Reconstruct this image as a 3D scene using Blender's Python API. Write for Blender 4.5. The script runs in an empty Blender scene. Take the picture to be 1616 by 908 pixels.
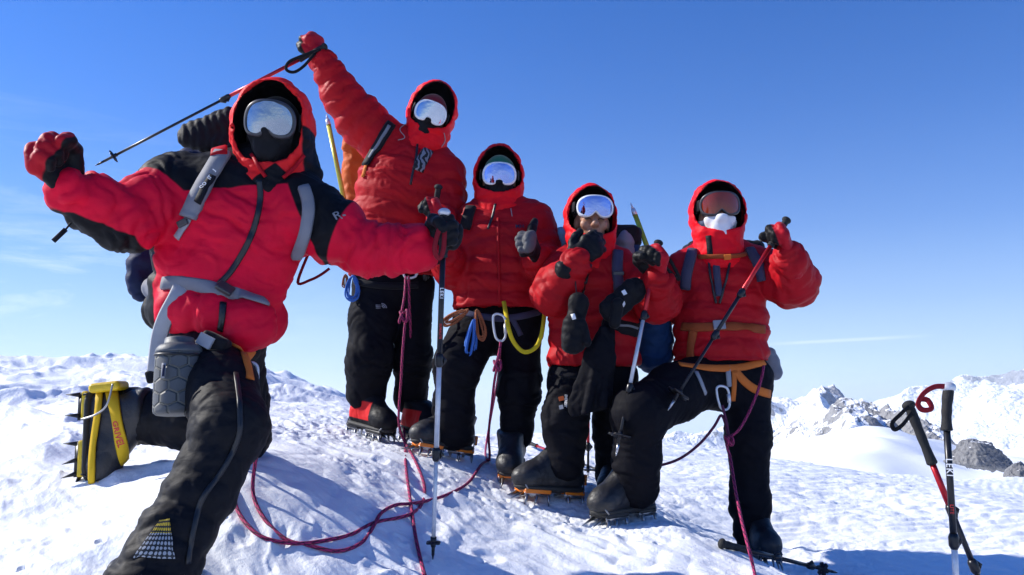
import bpy, math, random
import numpy as np
from mathutils import Vector, Matrix
from mathutils.bvhtree import BVHTree
random.seed(7)
SC = bpy.context.scene
COL = SC.collection
R = math.radians

# ------------------------------------------------------------------ camera, sky, sun, exposure
FPX = 1257.0                       # focal length in photo pixels (28 mm on a 36 mm sensor)
PITCH = math.atan((625 - 454) / FPX)
CAMZ = 1.5
cam_d = bpy.data.cameras.new('camera')
cam_d.sensor_width = 36.0
cam_d.lens = 36.0 * FPX / 1616.0
cam_d.clip_start = 0.05
cam_d.clip_end = 600000.0
cam = bpy.data.objects.new('camera', cam_d)
COL.objects.link(cam)
cam.location = (0, 0, CAMZ)
cam.rotation_euler = (R(90) + PITCH, 0, 0)
SC.camera = cam

SUN_EL = R(34)                     # azimuth measured from +Y (view direction) towards +X
SUN_AZ2 = R(-80)
sun_dir = Vector((math.sin(SUN_AZ2) * math.cos(SUN_EL), math.cos(SUN_AZ2) * math.cos(SUN_EL), math.sin(SUN_EL)))
sl = bpy.data.lights.new('sun', 'SUN')
sl.energy = 4.5
sl.angle = R(0.53)
sl.color = (1.0, 0.955, 0.88)
so = bpy.data.objects.new('sun', sl)
so.rotation_euler = sun_dir.to_track_quat('Z', 'Y').to_euler()
so.location = (-20, 0, 30)
COL.objects.link(so)

world = bpy.data.worlds.new('World')
SC.world = world
world.use_nodes = True
wn, wl = world.node_tree.nodes, world.node_tree.links
wn.clear()
w_out = wn.new('ShaderNodeOutputWorld')
w_bg = wn.new('ShaderNodeBackground')
w_bg.inputs['Strength'].default_value = 0.125
w_sky = wn.new('ShaderNodeTexSky')
w_sky.sky_type = 'NISHITA'
w_sky.sun_disc = False
w_sky.sun_elevation = SUN_EL
w_sky.sun_rotation = SUN_AZ2
w_sky.altitude = 3000
w_sky.air_density = 1.0
w_sky.dust_density = 0.6
w_sky.ozone_density = 2.0
# thin cirrus wisps, low in the sky
w_tc = wn.new('ShaderNodeTexCoord')
w_map = wn.new('ShaderNodeMapping')
w_map.inputs['Scale'].default_value = (2.2, 2.2, 13.0)
w_map.inputs['Rotation'].default_value = (0.0, R(-14), 0.0)
w_n = wn.new('ShaderNodeTexNoise')
w_n.inputs['Scale'].default_value = 1.6
w_n.inputs['Detail'].default_value = 9
w_n.inputs['Roughness'].default_value = 0.62
w_n.inputs['Distortion'].default_value = 1.2
w_r = wn.new('ShaderNodeMapRange')
w_r.inputs['From Min'].default_value = 0.50
w_r.inputs['From Max'].default_value = 0.80
w_r.inputs['To Max'].default_value = 0.60
w_sep = wn.new('ShaderNodeSeparateXYZ')
w_h = wn.new('ShaderNodeMapRange')         # cirrus only in the west, below about 20 degrees
w_h.inputs['From Min'].default_value = 0.34
w_h.inputs['From Max'].default_value = 0.08
w_x = wn.new('ShaderNodeMapRange')
w_x.inputs['From Min'].default_value = -0.2
w_x.inputs['From Max'].default_value = -0.5
w_m1 = wn.new('ShaderNodeMath'); w_m1.operation = 'MULTIPLY'
w_m2 = wn.new('ShaderNodeMath'); w_m2.operation = 'MULTIPLY'
w_mix = wn.new('ShaderNodeMix'); w_mix.data_type = 'RGBA'
w_mix.inputs['B'].default_value = (6.0, 6.6, 7.4, 1)
wl.new(w_tc.outputs['Generated'], w_map.inputs['Vector'])
wl.new(w_map.outputs['Vector'], w_n.inputs['Vector'])
wl.new(w_n.outputs['Fac'], w_r.inputs['Value'])
wl.new(w_tc.outputs['Generated'], w_sep.inputs['Vector'])
wl.new(w_sep.outputs['Z'], w_h.inputs['Value'])
wl.new(w_sep.outputs['X'], w_x.inputs['Value'])
wl.new(w_r.outputs['Result'], w_m1.inputs[0]); wl.new(w_h.outputs['Result'], w_m1.inputs[1])
wl.new(w_m1.outputs[0], w_m2.inputs[0]); wl.new(w_x.outputs['Result'], w_m2.inputs[1])
wl.new(w_m2.outputs[0], w_mix.inputs['Factor'])
w_vs = wn.new('ShaderNodeSeparateXYZ'); w_vc = wn.new('ShaderNodeCombineXYZ')
w_vz = wn.new('ShaderNodeMath'); w_vz.operation = 'MAXIMUM'; w_vz.inputs[1].default_value = 0.0
w_va = wn.new('ShaderNodeMath'); w_va.operation = 'MULTIPLY_ADD'; w_va.inputs[1].default_value = 0.85; w_va.inputs[2].default_value = 0.11
wl.new(w_tc.outputs['Generated'], w_vs.inputs['Vector']); wl.new(w_vs.outputs['Z'], w_vz.inputs[0]); wl.new(w_vz.outputs[0], w_va.inputs[0])
wl.new(w_vs.outputs['X'], w_vc.inputs['X']); wl.new(w_vs.outputs['Y'], w_vc.inputs['Y']); wl.new(w_va.outputs[0], w_vc.inputs['Z'])
w_vn = wn.new('ShaderNodeVectorMath'); w_vn.operation = 'NORMALIZE'; wl.new(w_vc.outputs['Vector'], w_vn.inputs[0])
wl.new(w_vn.outputs['Vector'], w_sky.inputs['Vector'])
w_hs = wn.new('ShaderNodeHueSaturation'); w_hs.inputs['Saturation'].default_value = 1.22; w_hs.inputs['Value'].default_value = 1.08
wl.new(w_sky.outputs['Color'], w_hs.inputs['Color']); w_pale = wn.new('ShaderNodeValToRGB')      # share of white haze by height above the horizon
w_pale.color_ramp.interpolation = 'B_SPLINE'
cr = w_pale.color_ramp; cr.elements[0].position = 0.0; cr.elements[0].color = (.92,) * 3 + (1,); cr.elements[1].position = .50; cr.elements[1].color = (0, 0, 0, 1)
for ps, vl in ((.05, .74), (.11, .48), (.20, .17), (.33, .05)):
    e_ = cr.elements.new(ps); e_.color = (vl, vl, vl, 1)
w_pm = wn.new('ShaderNodeMix'); w_pm.data_type = 'RGBA'; w_pm.inputs['B'].default_value = (3.7, 4.75, 5.1, 1)
wl.new(w_vs.outputs['Z'], w_pale.inputs['Fac']); wl.new(w_pale.outputs['Color'], w_pm.inputs['Factor'])
w_ti = wn.new('ShaderNodeMix'); w_ti.data_type = 'RGBA'; w_ti.blend_type = 'MULTIPLY'; w_ti.inputs['Factor'].default_value = 1.0; w_ti.inputs['B'].default_value = (.28, .68, 1.10, 1)
wl.new(w_hs.outputs['Color'], w_ti.inputs['A']); wl.new(w_ti.outputs['Result'], w_pm.inputs['A']); wl.new(w_pm.outputs['Result'], w_mix.inputs['A'])
# one thin old contrail low in the east
w_n1 = wn.new('ShaderNodeVectorMath'); w_n1.operation = 'DOT_PRODUCT'
_d = [np.array([(x - 808) / 1257.0, math.cos(PITCH) - (454 - y) / 1257.0 * math.sin(PITCH), math.sin(PITCH) + (454 - y) / 1257.0 * math.cos(PITCH)]) for x, y in ((1225, 543), (1445, 531))]
_nv = np.cross(_d[0], _d[1]); _nv /= np.linalg.norm(_nv)
w_n1.inputs[1].default_value = tuple(_nv)
w_ab = wn.new('ShaderNodeMath'); w_ab.operation = 'ABSOLUTE'
w_cr = wn.new('ShaderNodeMapRange'); w_cr.inputs['From Min'].default_value = .0028; w_cr.inputs['From Max'].default_value = .0006; w_cr.inputs['To Max'].default_value = .28
w_cx = wn.new('ShaderNodeMapRange'); w_cx.inputs['From Min'].default_value = .29; w_cx.inputs['From Max'].default_value = .34
w_cy = wn.new('ShaderNodeMapRange'); w_cy.inputs['From Min'].default_value = .47; w_cy.inputs['From Max'].default_value = .42
w_c1 = wn.new('ShaderNodeMath'); w_c1.operation = 'MULTIPLY'; w_c2 = wn.new('ShaderNodeMath'); w_c2.operation = 'MULTIPLY'
w_cm = wn.new('ShaderNodeMix'); w_cm.data_type = 'RGBA'; w_cm.inputs['B'].default_value = (6.4, 6.8, 7.0, 1)
wl.new(w_tc.outputs['Generated'], w_n1.inputs[0]); wl.new(w_n1.outputs['Value'], w_ab.inputs[0]); wl.new(w_ab.outputs[0], w_cr.inputs['Value'])
wl.new(w_sep.outputs['X'], w_cx.inputs['Value']); wl.new(w_sep.outputs['X'], w_cy.inputs['Value'])
wl.new(w_cr.outputs['Result'], w_c1.inputs[0]); wl.new(w_cx.outputs['Result'], w_c1.inputs[1]); wl.new(w_c1.outputs[0], w_c2.inputs[0]); wl.new(w_cy.outputs['Result'], w_c2.inputs[1])
wl.new(w_c2.outputs[0], w_cm.inputs['Factor']); wl.new(w_mix.outputs['Result'], w_cm.inputs['A']); wl.new(w_cm.outputs['Result'], w_bg.inputs['Color'])
wl.new(w_bg.outputs['Background'], w_out.inputs['Surface'])

SC.view_settings.view_transform = 'Standard'
SC.view_settings.look = 'None'
SC.view_settings.gamma = 1.0
SC.view_settings.use_curve_mapping = False
SC.view_settings.exposure = 0.6
SC.render.engine = 'CYCLES'
SC.cycles.max_bounces = 6
SC.cycles.diffuse_bounces = 3
SC.cycles.glossy_bounces = 3
SC.cycles.use_denoising = True
SC.cycles.volume_bounces = 1

# ------------------------------------------------------------------ photo measure -> world
CP, SP = math.cos(PITCH), math.sin(PITCH)
def ray(px, py):
    x, u = (px - 808) / FPX, (454 - py) / FPX
    return np.array([x, CP - u * SP, SP + u * CP])
def W(px, py, Y):
    d = ray(px, py)
    p = d * (Y / d[1]); p[2] += CAMZ
    return p
def M(px, Y):                      # a length of px photo pixels at distance Y, in metres
    return px * Y / FPX
def nrm(v):
    v = np.asarray(v, float)
    return v / (np.linalg.norm(v) + 1e-12)

# ------------------------------------------------------------------ numpy noise
_rng = np.random.RandomState(11)
_perm = _rng.permutation(256); _perm = np.concatenate([_perm, _perm, _perm])
_g3 = _rng.normal(size=(256, 3)); _g3 /= np.linalg.norm(_g3, axis=1)[:, None]
def perlin(P):
    P = np.asarray(P, np.float64)
    i = np.floor(P).astype(np.int64); f = P - i; i &= 255
    u = f * f * f * (f * (f * 6 - 15) + 10)
    out = 0
    for dx in (0, 1):
        wx = u[:, 0] if dx else 1 - u[:, 0]
        a = _perm[i[:, 0] + dx]
        for dy in (0, 1):
            wy = u[:, 1] if dy else 1 - u[:, 1]
            b = _perm[a + i[:, 1] + dy]
            for dz in (0, 1):
                wz = u[:, 2] if dz else 1 - u[:, 2]
                g = _g3[_perm[b + i[:, 2] + dz]]
                out = out + wx * wy * wz * (g[:, 0] * (f[:, 0] - dx) + g[:, 1] * (f[:, 1] - dy) + g[:, 2] * (f[:, 2] - dz))
    return out * 1.5
def fbm(P, oct=3, lac=2.03, gain=0.5):
    s, a, q = 0, 1.0, np.asarray(P, float)
    for k in range(oct):
        s = s + a * perlin(q + 17.3 * k); q = q * lac; a *= gain
    return s
def ridged(P, oct=3, lac=2.07, gain=0.5):
    s, a, q = 0, 1.0, np.asarray(P, float)
    for k in range(oct):
        s = s + a * (1 - 2 * np.abs(perlin(q + 9.1 * k))); q = q * lac; a *= gain
    return s
def sstep(a, b, x):
    t = np.clip((x - a) / (b - a), 0, 1)
    return t * t * (3 - 2 * t)

# ------------------------------------------------------------------ mesh building
def mesh_obj(name, verts, faces, mat, parent=None, smooth=True, attrs=None, mats=None, midx=None):
    """verts (N,3); faces: array (M,3|4) or list of lists -> ONE mesh object"""
    me = bpy.data.meshes.new(name)
    verts = np.asarray(verts, np.float32)
    if isinstance(faces, np.ndarray):
        k = faces.shape[1]; nf = len(faces)
        me.vertices.add(len(verts)); me.vertices.foreach_set('co', verts.ravel())
        me.loops.add(nf * k); me.loops.foreach_set('vertex_index', faces.astype(np.int32).ravel())
        me.polygons.add(nf)
        me.polygons.foreach_set('loop_start', np.arange(0, nf * k, k, dtype=np.int32))
        me.update(calc_edges=True)
    else:
        me.from_pydata([tuple(map(float, v)) for v in verts], [], [tuple(int(i) for i in f) for f in faces])
        me.update()
    for m in (mats or [mat]):
        me.materials.append(m)
    if midx is not None:
        me.polygons.foreach_set('material_index', np.asarray(midx, np.int32))
    if smooth:
        me.polygons.foreach_set('use_smooth', np.ones(len(me.polygons), bool))
    for an, av in (attrs or {}).items():
        me.attributes.new(an, 'FLOAT', 'POINT').data.foreach_set('value', np.asarray(av, np.float32))
    me.validate()
    o = bpy.data.objects.new(name, me)
    COL.objects.link(o)
    if parent is not None:
        set_parent(o, parent)
    return o
def set_parent(o, p):
    o.parent = p
    wm = Matrix.Identity(4); q = p; chain = []
    while q is not None:
        chain.append(Matrix.LocRotScale(q.location, q.rotation_euler, q.scale)); q = q.parent
    for m in reversed(chain):
        wm = wm @ m
    # vertices are written in world coordinates: move them into the parent's frame
    if o.type == 'MESH':
        o.data.transform(wm.inverted())
    else:
        o.matrix_local = wm.inverted() @ Matrix.LocRotScale(o.location, o.rotation_euler, o.scale)
def thing(name, label, cat, loc, group=None):
    o = bpy.data.objects.new(name, None); COL.objects.link(o)
    o.location = tuple(float(a) for a in loc); o.empty_display_size = 0.1
    o['label'] = label; o['category'] = cat
    if group: o['group'] = group
    return o
def tag(o, label, cat, group=None):
    o['label'] = label; o['category'] = cat
    if group: o['group'] = group
    return o
class MB:
    """collects tubes, boxes, sweeps -> one mesh"""
    def __init__(s): s.v, s.f, s.n, s.at = [], [], 0, {}
    def add(s, v, f, **at):
        v = np.asarray(v, float); s.v.append(v); s.f += [[int(i) + s.n for i in q] for q in f]
        for k in set(s.at) | set(at):
            s.at.setdefault(k, [np.zeros(s.n)])
            s.at[k].append(np.asarray(at.get(k, np.zeros(len(v))), float))
        s.n += len(v); return s
    def build(s, name, mat, parent=None, smooth=True):
        return mesh_obj(name, np.concatenate(s.v), s.f, mat, parent, smooth, {k: np.concatenate(a) for k, a in s.at.items()})
    def tube(s, pts, r, n=10, cap=True, flat=None, up=None):
        pts = np.asarray(pts, float); m = len(pts); r = np.broadcast_to(np.asarray(r, float), (m,))
        T = np.gradient(pts, axis=0); T /= np.linalg.norm(T, axis=1)[:, None] + 1e-12
        a = np.array(up if up is not None else ([0, 0, 1] if abs(T[0][2]) < .9 else [1, 0, 0]), float)
        L = np.concatenate([[0], np.cumsum(np.linalg.norm(np.diff(pts, axis=0), axis=1))])
        vs, ta, an = [], [], []
        for i in range(m):
            a = nrm(a - T[i] * a.dot(T[i])); b = np.cross(T[i], a)
            th = np.linspace(0, 2 * np.pi, n + 1)
            fx, fy = (1, 1) if flat is None else flat
            vs.append(pts[i] + r[i] * (fx * np.cos(th)[:, None] * a + fy * np.sin(th)[:, None] * b))
            ta.append(np.full(n + 1, L[i])); an.append(th / (2 * np.pi))
        f = []
        k = n + 1
        for i in range(m - 1):
            for j in range(n):
                f.append([i * k + j, i * k + j + 1, (i + 1) * k + j + 1, (i + 1) * k + j])
        if cap:
            f.append([j for j in range(n)][::-1]); f.append([(m - 1) * k + j for j in range(n)])
        return s.add(np.concatenate(vs), f, ta=np.concatenate(ta), an=np.concatenate(an))
    def box(s, c, ax, ay, az, hx, hy, hz):
        c = np.asarray(c, float); v = []
        for sx in (-1, 1):
            for sy in (-1, 1):
                for sz in (-1, 1):
                    v.append(c + sx * hx * np.asarray(ax) + sy * hy * np.asarray(ay) + sz * hz * np.asarray(az))
        return s.add(v, [[0, 1, 3, 2], [4, 6, 7, 5], [0, 4, 5, 1], [2, 3, 7, 6], [0, 2, 6, 4], [1, 5, 7, 3]])
    def cone(s, a, b, r0, r1=0.0005, n=8):
        return s.tube([a, b], [r0, r1], n)
def spline(pts, n=12, closed=False):
    """Catmull-Rom through the points"""
    P = [np.asarray(p, float) for p in pts]; out = []
    m = len(P)
    for i in range(m if closed else m - 1):
        g = (lambda k: P[k % m]) if closed else (lambda k: P[min(max(k, 0), m - 1)])
        p0, p1, p2, p3 = g(i - 1), g(i), g(i + 1), g(i + 2)
        for t in np.linspace(0, 1, n, endpoint=False):
            out.append(0.5 * (2 * p1 + (p2 - p0) * t + (2 * p0 - 5 * p1 + 4 * p2 - p3) * t * t + (3 * p1 - p0 - 3 * p2 + p3) * t ** 3))
    if not closed: out.append(P[-1])
    return np.array(out)

# ------------------------------------------------------------------ signed-distance solids -> mesh
def smin(a, b, k):
    h = np.maximum(k - np.abs(a - b), 0) / k
    return np.minimum(a, b) - h * h * k * 0.25
class Cone:
    """rounded tapered limb from a to b; flat squashes it along direction fd"""
    def __init__(s, a, b, ra, rb, flat=1.0, fd=None, t0=0.0, seam=0.0, amp=0.0, fold=0.0):
        s.a, s.b, s.ra, s.rb = np.asarray(a, float), np.asarray(b, float), ra, rb
        s.flat = flat; s.fd = None if fd is None else nrm(fd)
        s.t0, s.seam, s.amp, s.fold = t0, seam, amp, fold
        s.rm = max(ra, rb)
    def _m(s, q):
        if s.fd is None or s.flat == 1: return q
        return q + (q @ s.fd)[..., None] * s.fd * (1 / s.flat - 1)
    def bounds(s):
        return np.minimum(s.a, s.b) - s.rm, np.maximum(s.a, s.b) + s.rm
    def d(s, P):
        q = s._m(P - s.a); ba = s._m((s.b - s.a)[None])[0]
        h = np.clip((q @ ba) / (ba @ ba + 1e-12), 0, 1)
        return np.linalg.norm(q - h[:, None] * ba, axis=1) - (s.ra + (s.rb - s.ra) * h)
    def axis(s): return nrm(s.b - s.a)
    def t(s, P): return s.t0 + (P - s.a) @ s.axis()
class Ell:
    def __init__(s, c, r, ax=None, seam=0.0, amp=0.0, fold=0.0):
        s.c, s.r = np.asarray(c, float), np.asarray(r, float)
        s.A = np.eye(3) if ax is None else np.array([nrm(v) for v in ax])
        s.seam, s.amp, s.fold, s.t0 = seam, amp, fold, 0.0
    def bounds(s):
        e = np.abs(s.A.T * s.r).sum(1); return s.c - e, s.c + e
    def d(s, P):
        q = (P - s.c) @ s.A.T
        k0 = np.linalg.norm(q / s.r, axis=1); k1 = np.linalg.norm(q / s.r ** 2, axis=1)
        return k0 * (k0 - 1) / (k1 + 1e-9)
    def axis(s): return s.A[2]
    def t(s, P): return (P - s.c) @ s.A[2]
class Box:
    def __init__(s, c, h, ax, rd=0.01, seam=0, amp=0, fold=0):
        s.c, s.h, s.A, s.rd = np.asarray(c, float), np.asarray(h, float), np.array([nrm(v) for v in ax]), rd
        s.seam, s.amp, s.fold, s.t0 = seam, amp, fold, 0.0
    def bounds(s):
        e = np.abs(s.A.T * s.h).sum(1); return s.c - e, s.c + e
    def d(s, P):
        q = np.abs((P - s.c) @ s.A.T) - (s.h - s.rd)
        return np.linalg.norm(np.maximum(q, 0), axis=1) + np.minimum(q.max(1), 0) - s.rd
    def axis(s): return s.A[2]
    def t(s, P): return (P - s.c) @ s.A[2]
class Solid:
    """groups: list of (blend, [prims]); cuts: list of f(P)->d to keep where f<0 (with blend)"""
    def __init__(s, groups, k=0.006, cuts=()):
        s.groups, s.k, s.cuts = groups, k, list(cuts)
    def prims(s): return [p for g in s.groups for p in g[1]]
    def d(s, P):
        D = None
        for kg, pr in s.groups:
            g = None
            for p in pr:
                e = p.d(P); g = e if g is None else smin(g, e, kg)
            D = g if D is None else smin(D, g, s.k)
        for f, k in s.cuts:
            D = -smin(-D, -f(P), k)
        return D
    def grad(s, P, e=0.0015):
        g = 0
        for t in ((1, -1, -1), (-1, -1, 1), (-1, 1, -1), (1, 1, 1)):
            t = np.array(t, float); g = g + t * s.d(P + e * t)[:, None]
        return g / (np.linalg.norm(g, axis=1)[:, None] + 1e-12)
    def bounds(s):
        b = [p.bounds() for p in s.prims()]
        return np.min([q[0] for q in b], axis=0), np.max([q[1] for q in b], axis=0)
def plane_cut(pt, n):
    pt, n = np.asarray(pt, float), nrm(n)
    return lambda P: (P - pt) @ n
def polygonize(S, h, pad=0.03, proj=2):
    lo, hi = S.bounds(); lo = lo - pad; hi = hi + pad
    n = np.ceil((hi - lo) / h).astype(int) + 1
    V = np.full(n, 1.0, np.float32)
    ax = [lo[i] + h * np.arange(n[i]) for i in range(3)]
    B = 24
    for i0 in range(0, n[0], B):                        # evaluate block by block, skipping empty blocks
        for j0 in range(0, n[1], B):
            for k0 in range(0, n[2], B):
                xs, ys, zs = ax[0][i0:i0 + B], ax[1][j0:j0 + B], ax[2][k0:k0 + B]
                c = np.array([[xs.mean(), ys.mean(), zs.mean()]])
                rad = 0.5 * h * B * 1.75
                dc = S.d(c)[0]
                if abs(dc) > rad * 2.2 + 0.03:
                    V[i0:i0 + B, j0:j0 + B, k0:k0 + B] = dc; continue
                G = np.stack(np.meshgrid(xs, ys, zs, indexing='ij'), -1).reshape(-1, 3)
                V[i0:i0 + B, j0:j0 + B, k0:k0 + B] = S.d(G).reshape(len(xs), len(ys), len(zs))
    s = V < 0
    cs = [s[a:n[0] - 1 + a, b:n[1] - 1 + b, c:n[2] - 1 + c] for a in (0, 1) for b in (0, 1) for c in (0, 1)]
    anyc = np.logical_or.reduce(cs); allc = np.logical_and.reduce(cs)
    act = anyc & ~allc
    ids = np.full(act.shape, -1, np.int64); I = np.argwhere(act); ids[act] = np.arange(len(I))
    acc = np.zeros((len(I), 3)); cnt = np.zeros(len(I))
    cor = [(a, b, c) for a in (0, 1) for b in (0, 1) for c in (0, 1)]
    for p in range(8):
        for q in range(p + 1, 8):
            A, Bc = np.array(cor[p]), np.array(cor[q])
            if np.abs(A - Bc).sum() != 1: continue
            va = V[I[:, 0] + A[0], I[:, 1] + A[1], I[:, 2] + A[2]]; vb = V[I[:, 0] + Bc[0], I[:, 1] + Bc[1], I[:, 2] + Bc[2]]
            m = (va < 0) != (vb < 0)
            t = np.where(m, va / np.where(m, va - vb, 1), 0)
            acc += m[:, None] * (A + t[:, None] * (Bc - A)); cnt += m
    verts = lo + h * (I + acc / cnt[:, None])
    F = []
    for a in range(3):
        b, c = (a + 1) % 3, (a + 2) % 3
        sl0 = [slice(None)] * 3; sl1 = [slice(None)] * 3
        sl0[a] = slice(0, -1); sl1[a] = slice(1, None)
        for q in (b, c): sl0[q] = slice(1, -1); sl1[q] = slice(1, -1)
        s0, s1 = s[tuple(sl0)], s[tuple(sl1)]
        E = np.argwhere(s0 != s1)
        if not len(E): continue
        flip = s1[E[:, 0], E[:, 1], E[:, 2]]
        E = E.copy(); E[:, b] += 1; E[:, c] += 1
        def cell(db, dc):
            q = E.copy(); q[:, b] -= db; q[:, c] -= dc
            return ids[q[:, 0], q[:, 1], q[:, 2]]
        quad = np.stack([cell(1, 1), cell(0, 1), cell(0, 0), cell(1, 0)], 1)
        quad[flip] = quad[flip][:, ::-1]
        F.append(quad)
    F = np.concatenate(F)
    F = F[(F >= 0).all(1)]
    for _ in range(proj):
        g = S.grad(verts); d = S.d(verts)
        verts = verts - g * np.clip(d, -h * .6, h * .6)[:, None] * 0.8
    return verts, F
SEED = [0.0]
def cloth_disp(S, V, N, wr=0.003, wf=1.0):
    """quilt seams across each limb, puckers running out of the seams, folds gathering at the joints, crumple"""
    pr = S.prims(); SEED[0] += 13.7; off = SEED[0]
    D = np.stack([p.d(V) for p in pr], 1)
    w = np.exp(-np.clip((D - D.min(1, keepdims=True)) / 0.018, 0, 30)); w /= w.sum(1, keepdims=True)
    warp = fbm(V * 5.0 + off, 2)
    out = np.zeros(len(V))
    for i, p in enumerate(pr):
        m = w[:, i] > 0.02
        if not m.any(): continue
        q = V[m]; a = p.axis(); t = p.t(q)
        o = np.zeros(len(q))
        perp = q - np.outer(q @ a, a)
        if p.seam > 0:
            u = (t + 0.014 * warp[m]) / p.seam
            fr = u - np.floor(u)
            e = np.abs(2 * fr - 1)                     # 1 on a seam
            o += p.amp * ((1 - e + .02) ** .55 * 1.15 - .75)
            puck = np.abs(perlin(perp * 30 + (np.floor(u + .5) * 3.7)[:, None] + off + np.outer(t * 6.0, a)))
            o -= 0.85 * p.amp * (puck < 9) * (0.5 - puck).clip(0) * e ** 2
        if p.fold > 0:
            z = perp * 5.0 + np.outer(t * 17.0 + 1.6 * warp[m], a) + off * 1.3
            f = np.minimum(np.abs(perlin(z)) * 2.6, .9) - .45 + 0.5 * (np.abs(perlin(z * 2.1 + 3)) - .25)
            k = 1.0
            if isinstance(p, Cone):
                ln = np.linalg.norm(p.b - p.a); tt = t - p.t0
                k = .65 + .9 * np.exp(-((tt - ln) / .10) ** 2) + .45 * np.exp(-(tt / .10) ** 2)
            o += p.fold * f * k
        out[m] += w[m, i] * o
    if wr > 0:                                         # crumpled shell cloth: warped sharp valleys
        c = V + .02 * np.stack([perlin(V * 14 + off), perlin(V * 14 + off + 9), perlin(V * 14 + off + 23)], 1)
        cr = np.minimum(np.abs(perlin(c * 15 + off)) * 2.4, 1) + .55 * np.minimum(np.abs(perlin(c * 31 + off)) * 2.4, 1)
        out += wr * (cr - .85)
    return out
def thin(prims, s=0.6):
    return [Cone(p.a, p.b, p.ra * s, p.rb * s, p.flat, p.fd) for p in prims if isinstance(p, Cone)]
def vnormals(V, F):
    n = np.zeros_like(V)
    a, b, c, d = V[F[:, 0]], V[F[:, 1]], V[F[:, 2]], V[F[:, 3]]
    fn = np.cross(c - a, d - b)
    for k in range(4): np.add.at(n, F[:, k], fn)
    return n / (np.linalg.norm(n, axis=1)[:, None] + 1e-12)
class Skin:
    """a built garment: keeps the displaced mesh for ray hits"""
    pass
def cloth(name, S, h, mat, parent, wr=0.003, pat=None, bvh=False, extra=None):
    V, F = polygonize(S, h)
    N = S.grad(V)
    dsp = cloth_disp(S, V, N, wr)
    at = {}
    if pat is not None: at['pat'] = pat(V)
    if extra is not None: dsp = dsp + extra(V)
    V2 = V + N * dsp[:, None]
    o = mesh_obj(name, V2, F, mat, parent, True, at)
    k = Skin(); k.o = o
    if bvh: k.bvh = BVHTree.FromPolygons(V2.tolist(), F.tolist())
    return k
def solid(name, S, h, mat, parent, pat=None, disp=None, bvh=False):
    V, F = polygonize(S, h)
    if disp is not None:
        V = V + S.grad(V) * disp(V)[:, None]
    o = mesh_obj(name, V, F, mat, parent, True, None if pat is None else {'pat': pat(V)})
    k = Skin(); k.o = o
    if bvh: k.bvh = BVHTree.FromPolygons(V.tolist(), F.tolist())
    return k
CAMP = Vector((0, 0, CAMZ))
def hit(skins, px, py):
    best = None
    d = Vector(ray(px, py)).normalized()
    for s in skins:
        l, n, i, t = s.bvh.ray_cast(CAMP, d)
        if l is not None and (best is None or t < best[2]): best = (np.array(l), np.array(n), t)
    return best
def lay(skins, pix, step=6, off=0.003):
    """a path over a garment: photo pixels -> points and normals lying on its surface"""
    P = spline([np.array([a[0], a[1], 0.0]) for a in pix], 10)
    seg = np.concatenate([[0], np.cumsum(np.linalg.norm(np.diff(P, axis=0), axis=1))])
    m = max(3, int(seg[-1] / step) + 1)
    q = np.stack([np.interp(np.linspace(0, seg[-1], m), seg, P[:, k]) for k in (0, 1)], 1)
    pts, nn = [], []
    for x, y in q:
        hh = hit(skins, x, y)
        if hh is None: continue
        n = hh[1]
        if n @ ray(x, y) > 0: n = -n
        pts.append(hh[0]); nn.append(n)
    if len(pts) < 3: raise ValueError('path misses the garment: %r' % (pix,))
    pts, nn = np.array(pts), np.array(nn)
    for _ in range(2):
        if len(pts) > 4:
            nn[1:-1] = (nn[:-2] + 2 * nn[1:-1] + nn[2:]) / 4
            mid = (pts[:-2] + 2 * pts[1:-1] + pts[2:]) / 4
            lift = np.maximum(((mid - pts[1:-1]) * nn[1:-1]).sum(1), 0)
            pts[1:-1] = mid * .6 + pts[1:-1] * .4 + nn[1:-1] * lift[:, None] * .2
    nn /= np.linalg.norm(nn, axis=1)[:, None]
    return pts + nn * off, nn
def ribbon(mb, pts, nn, w, th=0.003):
    """a flat strap with thickness along pts, its face towards nn"""
    pts, nn = np.asarray(pts, float), np.asarray(nn, float); m = len(pts)
    w = np.broadcast_to(np.asarray(w, float), (m,))
    T = np.gradient(pts, axis=0); v = []; ta = []
    L = np.concatenate([[0], np.cumsum(np.linalg.norm(np.diff(pts, axis=0), axis=1))])
    for i in range(m):
        b = nrm(np.cross(T[i], nn[i])); n = nrm(np.cross(b, T[i]))
        for sx, sn in ((-1, 0), (-.8, 1), (0, 1.15), (.8, 1), (1, 0), (0, -0.4)):
            v.append(pts[i] + b * sx * w[i] / 2 + n * sn * th); ta.append(L[i])
    f = []
    for i in range(m - 1):
        for j in range(6):
            k = (j + 1) % 6
            f.append([i * 6 + j, i * 6 + k, (i + 1) * 6 + k, (i + 1) * 6 + j])
    f.append([5, 4, 3, 2, 1, 0]); f.append([(m - 1) * 6 + j for j in range(6)])
    return mb.add(v, f, ta=np.array(ta))
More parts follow.
